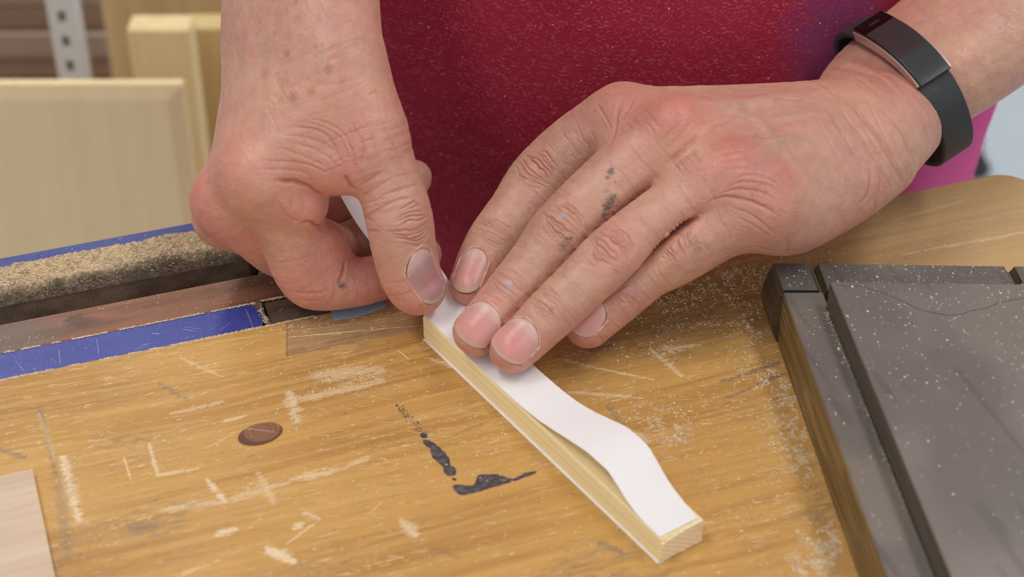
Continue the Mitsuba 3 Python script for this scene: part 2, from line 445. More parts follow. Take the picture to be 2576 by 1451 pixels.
# sawdust: crumbs as one mesh of many small flakes
def flakes(P, size, rng, flat=.5, stretch=1.6, normal=None):
    """small irregular octahedral crumbs at the points P (metres), size in metres (n,)"""
    n = len(P)
    o = np.array([[1, 0, 0], [-1, 0, 0], [0, 1, 0], [0, -1, 0], [0, 0, 1], [0, 0, -1]], float)
    f = np.array([[0, 2, 4], [2, 1, 4], [1, 3, 4], [3, 0, 4], [2, 0, 5], [1, 2, 5], [3, 1, 5], [0, 3, 5]])
    v = o[None] * rng.uniform(.55, 1.25, (n, 6, 1))
    v *= np.stack([rng.uniform(.8, stretch, n), rng.uniform(.5, 1, n), np.full(n, flat)], 1)[:, None]
    a = rng.uniform(0, 2 * np.pi, n)
    c, s = np.cos(a), np.sin(a)
    x, y = v[..., 0] * c[:, None] - v[..., 1] * s[:, None], v[..., 0] * s[:, None] + v[..., 1] * c[:, None]
    v = np.stack([x, y, v[..., 2]], -1)
    if normal is not None:
        nn = normal / np.linalg.norm(normal, axis=1, keepdims=True)
        t1 = np.cross(nn, [0.3, .2, .9])
        t1 /= np.linalg.norm(t1, axis=1, keepdims=True)
        t2 = np.cross(nn, t1)
        v = v[..., :1] * t1[:, None] + v[..., 1:2] * t2[:, None] + v[..., 2:] * nn[:, None]
    v = v * size[:, None, None] + P[:, None]
    ff = (f[None] + (np.arange(n) * 6)[:, None, None]).reshape(-1, 3)
    return v.reshape(-1, 3), ff


def dustmesh(key, P, size, bsdf, rng, **kw):
    put(key, flakes(np.asarray(P), np.asarray(size), rng, **kw), bsdf)


def dust_color(p, n, uv):
    return MIX((.78, .62, .40), (.62, .47, .29), N(p.x * 900, p.y * 900, p.z * 900))


rough('m_dust', mikit.proc(dust_color), .9)
rough('m_specks', (.30, .22, .14), .9)
rough('m_dust_white', (.74, .69, .61), .85)
g = np.random.default_rng(21)


def heap(u0, u1, v0, v1, z, nu, nv, hfun, seed):
    """a lumpy layer of dust as a height field on the vise's top"""
    U, V = np.meshgrid(np.linspace(u0, u1, nu), np.linspace(v0, v1, nv), indexing='ij')
    Hh = hfun(U, V)
    Pm = BO + (U / 1000)[..., None] * BU + (V / 1000)[..., None] * BV + ((z + Hh) / 1000)[..., None] * ZUP
    return quads(Pm.reshape(-1, 3), grid_faces(nu, nv)[:, ::-1])


def rear_heap(U, V):
    x = np.stack([U, V, np.zeros_like(U)], -1)
    wob = 2.2 * (meshkit.fbm(x / 5, 3, 14) - .5)
    edge = np.clip((V - 45.9 + .2 * wob) / 1.2, 0, 1) * np.clip((64.6 - V + wob) / 1.6, 0, 1) * np.clip((98 - U) / 14, 0, 1)
    bare = 1 - .9 * np.exp(-((U - 33) / 5) ** 2 - ((V - 55) / 3) ** 2)
    rag = meshkit.fbm(x / 2.2, 3, 4)
    drop = np.clip((50.0 - V) / 4.2, 0, 1) ** 2 * 3.2
    return -drop + (.15 + 2.0 * meshkit.fbm(x / 6, 3, 1) + .8 * meshkit.noise(x / .9, 2)) * edge * bare * np.clip((rag - .10) * 6, .35, 1) - .25 * (1 - np.clip(edge * 4, 0, 1))


def heap_color(p, n, uv):
    U, V = bench_uv(p)
    c = MIX((.56, .43, .26), (.32, .235, .145), SS(.35, .75, N(U * 1.3, V * 1.3, p.z * 1300)))
    c = MIX(c, (.17, .125, .085), SS(.55, .85, FB(U / 5, V / 4, 3, 3)))
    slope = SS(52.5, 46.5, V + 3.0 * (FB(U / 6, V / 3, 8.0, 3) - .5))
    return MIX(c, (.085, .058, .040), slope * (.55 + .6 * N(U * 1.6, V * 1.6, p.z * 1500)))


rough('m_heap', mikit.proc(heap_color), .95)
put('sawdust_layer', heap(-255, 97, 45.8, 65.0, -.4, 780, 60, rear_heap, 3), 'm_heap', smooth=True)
tag('sawdust_layer', 'thick layer of pale sawdust on top of the rear jaw of the vise', 'sawdust', kind='stuff')
n = 5200
U, V = g.uniform(-30, 97, n), g.normal(56.0, 4.6, n)
ok = (V > 46.5) & (V < 69)
P = [bl(a, b, rear_heap(np.array(a), np.array(b)) * 1 - .2) for a, b in zip(U[ok], V[ok])]
dustmesh('sawdust_crumbs', P, g.uniform(.00016, .00038, len(P)), 'm_dust', g, flat=.8)
tag('sawdust_crumbs', 'loose pale sawdust crumbs over the rear of the blue vise', 'sawdust', kind='stuff')
# dust on the wooden face in the gap
n = 900
n = 2600
U, Z = g.uniform(-20, 96, n), -np.abs(g.normal(0, 5, n)) - .6
dustmesh('sawdust_specks', [bl(a, 46.5, b - 3.2) for a, b in zip(U, Z)], g.uniform(.00008, .00022, n), 'm_specks', g, flat=.8)
tag('sawdust_specks', 'sawdust specks clinging to the dark wooden face inside the vise gap', 'sawdust', kind='stuff')


# packed dust lines in the joints of the vise
def joint(ptsuv, w, seed, dens=14):
    Ps, S = [], []
    rg = np.random.default_rng(seed)
    for (a, b) in zip(ptsuv[:-1], ptsuv[1:]):
        a, b = np.array(a), np.array(b)
        k = int(np.linalg.norm(b - a) * dens)
        t = rg.random(k)
        q = a + (b - a) * t[:, None] + rg.normal(0, w, (k, 2))
        keep = meshkit.noise(np.c_[q / 4.0, np.full(k, seed)], seed) > .33
        Ps += [bl(x, y, -.05 + rg.random() * .15) for x, y in q[keep]]
        S += list(rg.uniform(.00012, .00034, keep.sum()))
    return Ps, S


Pj, Sj = [], []
for pts, w, s in [([(-10, 14.5), (88, 14.3)], .18, 1), ([(-10, .2), (88, .2), (120, .3)], .2, 2), ([(89.5, 0.3), (90.4, 7), (88.2, 14)], .55, 3), ([(94, 30.5), (108, 29.5)], .4, 4), ([(91, 14.6), (104, 14.7)], .25, 5)]:
    a, b = joint(pts, w, s, 26 if s == 3 else 15)
    Pj += a
    Sj += b
dustmesh('joint_dust', Pj, Sj, 'm_dust', g, flat=.9)
tag('joint_dust', 'packed sawdust lines in the joints around the blue front plate of the vise', 'sawdust', kind='stuff')

put('joint_dust__heap', pblob([(634, 767), (652, 756), (664, 776), (672, 796), (684, 815), (668, 816), (662, 795), (655, 778)], .45, -.4, rag=.35, seed=3), 'm_heap')
# blue-grey scrap of card under the index finger at the bench's edge
two('m_card', (.27, .36, .47), .6)
cs_ = [(mx, my) for mx, my in (buv(833, 785), buv(840, 806), buv(900, 797), buv(970, 770), buv(950, 735), buv(840, 740))]
put('card_scrap', bench_poly(cs_, .35, .02), 'm_card')
tag('card_scrap', 'small blue-grey scrap of card under the curled index finger at the bench edge', 'card')

# ------------------------------------------------------------------ pale board at the lower left
wood('m_maple', (.62, .47, .34), (.53, .385, .265), BU, BV, .55, .08, .006)
u0 = buv(85, 1195)
u1 = buv(140, 1451)
put('pale_board', bench_poly([(u0[0] - 90, u0[1] + .2), u0, (u0[0] + .9, u0[1] - 60), (u0[0] - 90, u0[1] - 60)], 2.6, .05), 'm_maple')
tag('pale_board', 'pale smooth offcut board lying on the bench at the lower left corner', 'board')

# ------------------------------------------------------------------ wooden strip with paper
ST = at(1062, 793, .0095)        # far left top corner
SE = at(1663, 1357, .0095)       # near left top corner
SD = unit((SE - ST) * [1, 1, 0])           # towards the camera
SW = np.array([-SD[1], SD[0], 0])         # to the right
if SW[0] < 0:
    SW = -SW
SL = float(np.linalg.norm((SE - ST)[:2]))
SH, SWID = .0095, .0157
wood('m_pine', (.90, .76, .44), (.79, .64, .33), SD, np.array([0, 0, 1.0]) + .5 * SW, .5, .09, .0012)


def endgrain(p, n, uv):
    a = (p.x * SW[0] + p.y * SW[1]) * 1000
    z = p.z * 1000
    r = a * .55 + z * .83
    c = MIX((.90, .76, .52), (.78, .62, .39), SS(.35, .8, .5 + .5 * dr.sin(r * 4.2 + 1.5 * N(a * .5, z * .5, 0))))
    return MIX(c, (.50, .35, .19), .4 * SS(.6, .9, N(a * 2.5, z * 2.5, 5.0)))


rough('m_endgrain', mikit.proc(endgrain), .75)
zt = np.linspace(0, 1, 30)
# body: long box with tiny bevels, near end slightly ragged at the bottom edge
body = box(SWID, SL, SH, (SWID / 2, -SL / 2, SH / 2), .0005)
strip_basis = (np.array([ST[0], ST[1], 0]), SW, -SD, ZUP)
put('wood_strip__body', frame_mesh(body, *strip_basis), 'm_pine')
na = 46
tx = np.linspace(.0002, SWID - .0002, na)
bot = .0003 + .0011 * np.clip(meshkit.noise(np.c_[tx * 900, tx * 0, tx * 0], 3) - .35, 0, 1)
bot[:4] *= .2
end_poly = Polygon(list(zip(tx, bot)) + [(SWID - .0002, SH - .0004), (SWID * .6, SH - .0005), (SWID * .15, SH - .0013), (.0002, SH - .0018)])
endm = extrude(end_poly, .0007, 0)
v_ = endm.vertices.copy()
endm.vertices[:] = np.c_[v_[:, 0], -SL - v_[:, 2] + .0002, v_[:, 1]]
endm.fix_normals()
put('wood_strip__end_grain', frame_mesh(endm, *strip_basis), 'm_endgrain')
tag('wood_strip', 'narrow pale pine strip lying diagonally on the bench with paper on top', 'wood strip')
tag('wood_strip__end_grain', 'rough sawn end grain')

two('m_paper', (.82, .79, .78), .75, specular=.25)


def ribbon(center, width_dir, wl, wr, thick):
    """paper: closed thin ribbon; center (n,3), width_dir (n,3), left/right half offsets"""
    n = len(center)
    t = np.gradient(center, axis=0)
    t /= np.linalg.norm(t, axis=1, keepdims=True)
    up = np.cross(width_dir, t)
    up *= np.sign(up[:, 2:3])
    cols = []
    k = 9
    for j in range(k):
        a = j / (k - 1)
        cols.append(center + width_dir * (wl * (1 - a) + wr * a)[:, None])
    topv = np.stack(cols, 1) + up[:, None] * thick / 2
    botv = topv - up[:, None] * thick
    ring = np.concatenate([topv, botv[:, ::-1]], 1)
    f = grid_faces(n, 2 * k, True)
    m = quads(ring.reshape(-1, 3), f)
    caps = []
    for i0 in (0, (n - 1) * 2 * k):
        for j in range(k - 1):
            caps += [[i0 + j, i0 + j + 1, i0 + 2 * k - 2 - j], [i0 + j, i0 + 2 * k - 2 - j, i0 + 2 * k - 1 - j]]
    m.faces = np.vstack([m.faces, caps])
    m.fix_normals()
    return m


# station along the strip s (mm from far end, negative = beyond the far end, rising into the fist), height, sideways shift
KS = np.array([-64, -57, -52, -38, -25, -14, -4, 4, 14, 30, 45, 58, 66, 74, 84, 94, 101, 107, 112, 118, 124, 127.2])
KZ = np.array([41, 35, 30.0, 22.3, 19.0, 16.5, 12.5, 10.1, 9.95, 9.9, 9.9, 10.2, 11.0, 12.6, 15.1, 17.2, 17.3, 15.0, 12.4, 10.5, 9.9, 9.8])
KX = np.array([-.5, -.5, -.4, -.2, 0, 0, 0, 0, 0, 0, 0, 0, 0, 0, .2, .4, .4, .3, .1, 0, 0, 0])
s_ = np.linspace(-64, SL * 1000 - .7, 170)
zz = PchipInterpolator(KS, KZ)(s_)
xx = PchipInterpolator(KS, KX)(s_)
E0 = np.array([ST[0], ST[1], 0])
far_dir = unit([-.57, .82, 0])
base = np.where((s_ < 0)[:, None], E0 + far_dir * (-s_ / 1000)[:, None], E0 + SD * (s_ / 1000)[:, None])
cen = base + SW * (.0078 + xx / 1000)[:, None] + ZUP * (zz / 1000)[:, None]
wdir = np.tile(SW, (len(s_), 1))
blend = np.clip(-s_ / 20, 0, 1)[:, None]
wfar = unit([.82, .57, 0])
wdir = (1 - blend) * SW + blend * wfar
# a slight twist where it buckles: left edge lower
tw = .18 * np.exp(-((s_ - 97) / 14) ** 2)
wdir = wdir + ZUP * tw[:, None]
wdir /= np.linalg.norm(wdir, axis=1, keepdims=True)
wl = np.full(len(s_), -.0077)
wr = np.full(len(s_), .0074)
wr[s_ > 118] -= .0009 * ((s_[s_ > 118] - 118) / 9)
paper = ribbon(cen, wdir, wl, wr, .00022)
put('paper_strip', paper, 'm_paper', smooth=40)
tag('paper_strip', 'white paper edging strip held down on the pine strip and buckling up near its end', 'paper strip')
# the second paper face under the strip shows as a white line along its lower left edge
under = ribbon(np.array([E0 + SD * s + SW * .0078 + ZUP * .00012 for s in np.linspace(.001, SL, 60)]), np.tile(SW, (60, 1)), np.full(60, -.0085), np.full(60, .0075), .0002)
put('paper_strip_001', under, 'm_paper', smooth=40)
tag('paper_strip_001', 'white paper under the pine strip, showing as a thin white line along it', 'paper strip')

# ------------------------------------------------------------------ dark grey board with raised panel, lower right
def board_mat(key, top, top2, side, side2, rgh, gold=.65):
    def fn(p, n, uv):
        X, Y, Z = p.x * 1000, p.y * 1000, p.z * 1000
        t = MIX(top, top2, SS(.3, .7, FB(X / 26, Y / 34, 2.0, 3)))
        t = MIX(t, (.20, .165, .125), .16 * SS(.5, .9, N(X / 9, Y / .5, 1.0)))
        t = MIX(t, (.065, .060, .060), .35 * SS(.70, .9, N(X / 3.2 + .1 * Y, Y / 30, 5.0)))
        w = Z + .8 * N(Y / 25, X / 10, 3)
        s = MIX(side, side2, SS(.3, .75, N(Y / 30, w / 1.6, 1.0)))
        s = MIX(s, (.30, .19, .065), gold * SS(.60, .85, N(Y / 18, w / .8, 8.0)))
        return MIX(s, t, SS(.55, .75, n.z))
    return rough(key, mikit.proc(fn), rgh, specular=.5)


board_mat('m_board', (.195, .168, .142), (.148, .130, .115), (.085, .055, .022), (.150, .095, .036), .40)
board_mat('m_board_rail', (.135, .122, .108), (.105, .095, .088), (.050, .036, .020), (.075, .052, .026), .42, .12)
board_mat('m_board_panel', (.195, .170, .150), (.145, .128, .118), (.078, .062, .046), (.060, .048, .036), .40, .05)
ZL, ZP, ZR = 22.0, 32.0, 22.4


def mm_extrude(pts, z0, z1, bev=0.0):
    m = extrude(Polygon(pts), z1 - z0, z0)
    m.vertices[:] /= 1000
    return m


def bevel_prism(pts, z0, z1, b):
    """convex prism with its top edge chamfered, mm -> m"""
    P = Polygon(pts)
    Q = P.buffer(-b, join_style=2)
    v = np.vstack([[(x, y, z0) for x, y in P.exterior.coords[:-1]], [(x, y, z1 - b) for x, y in P.exterior.coords[:-1]], [(x, y, z1) for x, y in Q.exterior.coords[:-1]]])
    return trimesh.convex.convex_hull(v / 1000)


put('stained_board__ledge', bevel_prism([(90.0, -31.0), (103.2, -31.0), (121.6, -215), (108.0, -215)], .3, ZL, .5), 'm_board')
put('stained_board__panel', bevel_prism([(103.3, -38.7), (214, -41.0), (214, -215), (121.6, -215)], .3, ZP, .35), 'm_board_panel')
prof = [(88.5, ZR), (87.0, ZR - 4), (85.9, 14), (85.5, 11), (85.9, 7), (87.0, 3), (88.2, .4), (214, .4), (214, ZR)]
rail = extrude(Polygon(prof), 14.9, 0)
v_ = rail.vertices.copy()
rail.vertices[:] = np.c_[v_[:, 0] + (14.9 - v_[:, 2]) * .10, -30.5 + v_[:, 2] - .022 * (v_[:, 0] - 87), v_[:, 1]]
rail.fix_normals()
rail_m = m3.Manifold(m3.Mesh(rail.vertices.astype(np.float32), rail.faces.astype(np.uint32)))
for gx, gy in ((102.6, -.5), (168.6, -1.8)):
    pts = []
    for yy, dx in ((-34 + gy, 1.0), (-12 + gy, -.9)):
        pts += [(gx - 2.2 + dx, yy, ZR + .5), (gx + 1.9 + dx, yy, ZR + .5), (gx + .2 + dx, yy, ZR - 2.4), (gx - .5 + dx, yy, ZR - 2.2)]
    rail_m = rail_m - m3.Manifold.hull_points(np.array(pts, np.float32))
rm = rail_m.to_mesh()
put('stained_board__rail', trimesh.Trimesh(rm.vert_properties[:, :3] / 1000, rm.tri_verts), 'm_board_rail')
tag('stained_board', 'dark grey board with a raised centre and grooved back edge at the lower right', 'board')
tag('stained_board__rail', 'back rail with two V grooves')
rough('m_pencil', (.035, .026, .024), .7)
pl = np.array([(105.5, -40.6), (108.3, -41.3), (113, -41.4), (117, -43.4), (124, -48.5), (129, -53.0), (134, -55.4), (139, -56.6), (142.7, -56.2), (145, -54.6), (150.9, -52.9), (156, -50.0), (164.5, -47.6), (175, -46.5)])
tt = np.r_[0, np.cumsum(np.linalg.norm(np.diff(pl, axis=0), axis=1))]
ps = np.c_[PchipInterpolator(tt, pl[:, 0])(np.linspace(0, tt[-1], 140)), PchipInterpolator(tt, pl[:, 1])(np.linspace(0, tt[-1], 140))]
ps += (meshkit.fbm(np.c_[ps / 1.3, ps[:, :1] * 0], 2, 3)[:, None] - .5) * .35
line = Polygon(shapely.geometry.LineString(ps).buffer(.11).exterior)
put('stained_board__pencil_line', mm_extrude(line.exterior.coords, ZP - .02, ZP + .05), 'm_pencil')
tag('stained_board__pencil_line', 'wavy dark line drawn across the panel')
# black crack along the foot of the step
rough('m_crack', (.012, .010, .009), .9)
a_, b_ = np.array([103.2, -39.6]), np.array([121.5, -213.0])
tq = np.linspace(0, 1, 160)
cl = a_ + (b_ - a_) * tq[:, None]
wd = .14 + .26 * meshkit.fbm(np.c_[cl / 3.0, cl[:, :1] * 0], 3, 5)
poly = np.r_[np.c_[cl[:, 0] - wd, cl[:, 1]], np.c_[cl[::-1, 0] + .02, cl[::-1, 1]]]
put('stained_board__dirt_line', mm_extrude(Polygon(poly).buffer(0).exterior.coords, ZL - .02, ZL + .08), 'm_crack')
ck = np.linspace(90.6, 101.8, 90)
cw = .08 + .5 * np.clip(meshkit.fbm(np.c_[ck / 1.6, ck * 0, ck * 0], 3, 9) - .35, 0, 1)
put('stained_board__joint_crack', mm_extrude(Polygon(np.r_[np.c_[ck, -30.75 + cw - .022 * (ck - 87)], np.c_[ck[::-1], -31.0 - cw[::-1] * .6]]).buffer(0).exterior.coords, ZL - .4, ZL + .42), 'm_crack')
gb = np.random.default_rng(31)
n = 1500
Xs = gb.uniform(86, 205, n)
Ys = -16.5 - np.abs(gb.normal(0, 1, n)) ** 1.2 * 62
ok = (Ys > -205)
Xs, Ys = Xs[ok], Ys[ok]
xe = 103.3 + (-38.7 - Ys) * .1043
Zs = np.where(Ys > -38.2, ZR, np.where(Xs > xe + .6, ZP, ZL))
left = 91.5 + np.maximum(0, -31 - Ys) * .1013
keep = (Xs > left) & ~((Ys > -38.2) & ((np.abs(Xs - 102.6) < 3.2) | (np.abs(Xs - 168.6) < 3.2) | (Ys < -29.5))) & (np.abs(Xs - xe) > .7)
Ps = np.c_[Xs, Ys, Zs + .02][keep] / 1000
dustmesh('board_specks', Ps, gb.uniform(.00011, .00034, len(Ps)) * np.where(gb.random(len(Ps)) > .96, 2.0, 1), 'm_dust_white', gb, flat=.7)
tag('board_specks', 'tiny white dust specks scattered over the dark grey board', 'dust', kind='stuff')
n = 420
t_ = gb.random(n) ** 1.6
cc = np.array([103.6, -42]) + (np.array([113.5, -136]) - np.array([103.6, -42])) * t_[:, None]
Ps = np.c_[cc[:, 0] - np.abs(gb.normal(0, 1.1, n)) - .25, cc[:, 1], np.full(n, ZL + .05)] / 1000
dustmesh('ledge_dust', Ps, gb.uniform(.00008, .0002, n), 'm_dust', gb, flat=.9)
tag('ledge_dust', 'grey dust gathered along the step of the dark grey board', 'dust', kind='stuff')

# ------------------------------------------------------------------ dust on the bench
CL = [((1650, 745), 60, 26, 420), ((1760, 715), 80, 24, 650), ((1850, 690), 60, 16, 420), ((1900, 790), 50, 45, 380), ((1910, 860), 30, 45, 200), ((1700, 800), 70, 25, 200),
      ((1660, 1060), 55, 26, 420), ((1700, 1095), 20, 14, 200), ((1950, 960), 40, 28, 420), ((1990, 1020), 34, 45, 620), ((2020, 1100), 30, 40, 420), ((2030, 1170), 24, 20, 260),
      ((1960, 1080), 60, 60, 380), ((2060, 1345), 28, 18, 300), ((2090, 1385), 32, 26, 420), ((2040, 1425), 42, 18, 380), ((1990, 1240), 70, 60, 160), ((1520, 890), 60, 20, 130), ((1560, 1010), 90, 40, 150),
      ((880, 940), 70, 22, 260), ((740, 1020), 22, 30, 200), ((1180, 900), 60, 20, 40), ((1860, 930), 60, 40, 220), ((1660, 880), 40, 10, 150), ((180, 1240), 18, 50, 160), ((2060, 660), 120, 16, 160), ((2330, 610), 120, 24, 140), ((700, 820), 60, 10, 60),
      ((1010, 1000), 260, 120, 260), ((1300, 1250), 300, 120, 240), ((600, 1200), 300, 140, 260), ((1750, 1200), 160, 110, 260)]
Pd, Sd = [], []
gd = np.random.default_rng(77)
for (c, sx, sy, k) in CL:
    k = int(k * 1.9)
    q = np.c_[gd.normal(c[0], sx, k), gd.normal(c[1], sy, k)]
    for x, y in q:
        p = at(x, y)
        Pd.append(p)
        Sd.append(gd.uniform(.00014, .00040) * (1.7 if gd.random() > .9 else 1))
Pd, Sd = np.array(Pd), np.array(Sd)
nz = .5 * meshkit.noise(Pd * 300, 3) + .5 * meshkit.noise(Pd * 700, 5)
rel = Pd - BO
vv = rel @ BV
xl = .0925 + (-.0355 - Pd[:, 1]) * .07
keep = (nz > .46) & (vv < -.0006) & ~((Pd[:, 0] > xl - .0012) & (Pd[:, 1] < -.024)) & (Pd[:, 1] > -.22)
# not inside the strip
ls = (Pd - E0) @ SD
ws = (Pd - E0) @ SW
keep &= ~((ls > -.001) & (ls < SL + .001) & (ws > -.001) & (ws < SWID + .001))
Pd, Sd = Pd[keep], Sd[keep]
Pd[:, 2] = Sd * .35
dustmesh('bench_sawdust', Pd, Sd, 'm_dust', gd, flat=.7)
tag('bench_sawdust', 'scattered pale sawdust crumbs on the bench top between the hand and the dark grey board', 'sawdust', kind='stuff')

# ------------------------------------------------------------------ behind the bench
wood('m_panel', (.95, .755, .44), (.91, .715, .405), (0, 0, 1), (1, 0, 0), .6, .2, .02)
wood('m_yellow', (.84, .67, .37), (.78, .60, .31), (0, 0, 1), (1, 0, 0), .6, .2, .01)
wood('m_yellow_dark', (.70, .54, .25), (.60, .45, .19), (0, 0, 1), (1, 0, 0), .6, .2, .01)
wood('m_tan', (.64, .45, .24), (.56, .38, .19), (0, 0, 1), (1, 0, 0), .6, .2, .02)
wood('m_walnut', (.30, .17, .11), (.20, .115, .08), (1, 0, 0), (0, 0, 1), .35, .3, .006)
wood('m_walnut_pale', (.36, .24, .18), (.27, .18, .135), (1, 0, 0), (0, 0, 1), .3, .3, .006)
rough('m_alu', (.66, .68, .70), .45)
rough('m_dark', (.02, .02, .022), .7)
# raised panel board: front face inset by bevels
yb = .45
xr = aty(482, 400, yb)[0]
zt_ = aty(300, 212, yb)[2]
xl_, zb_ = xr - .42, FLOOR_Z + .02
b = .010
hull = [(xl_, 0, zb_), (xr, 0, zb_), (xr, 0, zt_), (xl_, 0, zt_)]
pv = np.array([(x, yb + .006, z) for x, _, z in hull] + [(x, yb, z) for x, _, z in hull] + [(xl_ + b, yb - .0025, zb_ + b), (xr - b, yb - .0025, zb_ + b), (xr - b, yb - .0025, zt_ - b), (xl_ + b, yb - .0025, zt_ - b)])
put('panel_board', trimesh.convex.convex_hull(pv), 'm_panel')
tag('panel_board', 'pale wooden cabinet door with sloping edges behind the vise at the left', 'board')


def standing(key, px0, px1, ytop, y, th, m, label, bottom=FLOOR_Z + .003):
    x0, x1 = aty(px0, ytop, y)[0], aty(px1, ytop, y)[0]
    z1 = aty((px0 + px1) / 2, ytop, y)[2]
    put(key, box(x1 - x0, th, z1 - bottom, ((x0 + x1) / 2, y + th / 2, (z1 + bottom) / 2), .0015), m)
    tag(key, label, 'board')


standing('yellow_board', 318, 476, 74, .60, .022, 'm_yellow', 'light yellowish board standing behind the pale cabinet door')
standing('yellow_board_001', 470, 640, 70, .64, .022, 'm_yellow_dark', 'darker yellow board standing beside the light yellowish one')
standing('tan_board', 262, 700, -60, .70, .020, 'm_tan', 'tall tan board standing behind the yellow boards')
# upright of a shelf with slots
y_u = .60
x0, x1 = aty(115, 0, y_u)[0], aty(186, 0, y_u)[0]
sl = [shapely.geometry.box((x0 + x1) / 2 - .0028, z - .0045, (x0 + x1) / 2 + .0028, z + .0045) for z in np.arange(-.80, .30, .0195)]
up = shapely.geometry.box(x0, FLOOR_Z + .01, x1, .34).difference(shapely.union_all(sl))
um = extrude(up, .0018, 0)
v_ = um.vertices.copy()
um.vertices[:] = np.c_[v_[:, 0], y_u - v_[:, 2], v_[:, 1]]
um.fix_normals()
side = box(.0018, .016, .34 - FLOOR_Z - .01, (0, y_u + .007, (FLOOR_Z + .01 + .34) / 2))
um = trimesh.util.concatenate([um, box(x1 - x0 - .004, .001, .33 - FLOOR_Z, ((x0 + x1) / 2, y_u + .006, (FLOOR_Z + .34) / 2 + .005))] + [box(.0018, .016, .33 - FLOOR_Z, (x, y_u + .0075, (FLOOR_Z + .34) / 2 + .005)) for x in (x0 + .0009, x1 - .0009)])
put('shelf_upright', um, 'm_alu')
tag('shelf_upright', 'light grey slotted metal upright standing in front of the dark brown boards', 'shelf upright')
# dark brown boards lying on a low stand
xs0, xs1 = -.95, aty(272, 100, .86)[0]
zz0 = aty(150, 212, .86)[2] - .052
put('low_stand', box(1.0, .36, zz0 - FLOOR_Z - .0015, (xs1 - .42, 1.06, (zz0 - .0015 + FLOOR_Z) / 2), .004), 'm_dark')
tag('low_stand', 'dark low stand under the pile of brown boards', 'stand')
zc = zz0
for i in range(6):
    th = [.024, .026, .022, .027, .024, .03][i]
    dx = [.0, -.004, .003, -.002, .002, 0][i]
    put(numbered('walnut_board', i), box(xs1 - xs0, .26, th - .0015, ((xs0 + xs1) / 2 + dx, 1.0 + dx, zc + th / 2), .002), ['m_walnut', 'm_walnut_pale'][i % 2])
    zc += th
    tag(numbered('walnut_board', i), ['lowest dark brown board of the pile behind the metal upright', 'second dark brown board from the bottom of the pile behind the metal upright', 'third brown board from the bottom of the pile behind the metal upright',
                                      'fourth brown board from the bottom of the pile behind the metal upright', 'second brown board from the top of the pile behind the metal upright', 'topmost brown board of the pile behind the metal upright'][i], 'board', 'brown boards in a pile')
# pale upright batten at the end of the pile
xb0, xb1 = aty(268, 100, .82)[0], aty(302, 100, .82)[0]
put('pale_batten', box(xb1 - xb0, .02, .62, ((xb0 + xb1) / 2, .83, FLOOR_Z + .312), .001), 'm_tan')
tag('pale_batten', 'narrow tan batten standing between the brown boards and the yellow board', 'batten')
fp = at(2462, 428, FLOOR_Z)
ft = trimesh.creation.revolve(np.array([[0, 0], [.022, 0], [.024, .006], [.018, .016], [.010, .03], [.009, .05], [0, .052]]), sections=28)
ft.apply_translation([fp[0] - .01, fp[1], FLOOR_Z])
put('rubber_foot', ft, 'm_dark', smooth=40)
tag('rubber_foot', 'small black rubber foot on the pale floor behind the right end of the bench', 'foot')

# ------------------------------------------------------------------ the person: hands and forearms as one signed distance field, in millimetres
def sample(pts, rad, nrm, flat=1.0, per=7):
    """a tapering limb: spline through pts with radii, dorsal directions and a thickness factor"""
    pts, rad = np.asarray(pts, float), np.asarray(rad, float)
    nrm = np.asarray(nrm, float)
    if nrm.ndim == 1:
        nrm = np.tile(nrm, (len(pts), 1))
    flat = np.broadcast_to(np.asarray(flat, float), (len(pts),))
    t = np.r_[0, np.cumsum(np.sqrt(np.linalg.norm(np.diff(pts, axis=0), axis=1)))]
    if len(pts) == 2:
        q = np.array([0, t[-1]])
    else:
        q = np.concatenate([np.linspace(t[i], t[i + 1], per, endpoint=False) for i in range(len(pts) - 1)] + [[t[-1]]])
    f = (lambda a: PchipInterpolator(t, a)(q)) if len(pts) > 2 else (lambda a: a)
    P = CubicSpline(t, pts)(q) if len(pts) > 3 else f(pts)
    P = .5 * P + .5 * f(pts)
    Nn = f(nrm)
    s = np.r_[0, np.cumsum(np.linalg.norm(np.diff(P, axis=0), axis=1))]
    joints = [s[np.argmin(np.abs(q - tj))] for tj in t]
    if per < 20 and len(pts) > 2:
        hi = sample(pts, rad, nrm, flat, 24)
    else:
        hi = None
    return dict(hi=hi, P=P.astype(np.float32), r=f(rad).astype(np.float32), n=Nn.astype(np.float32), f=f(flat).astype(np.float32), s=s, joints=joints)


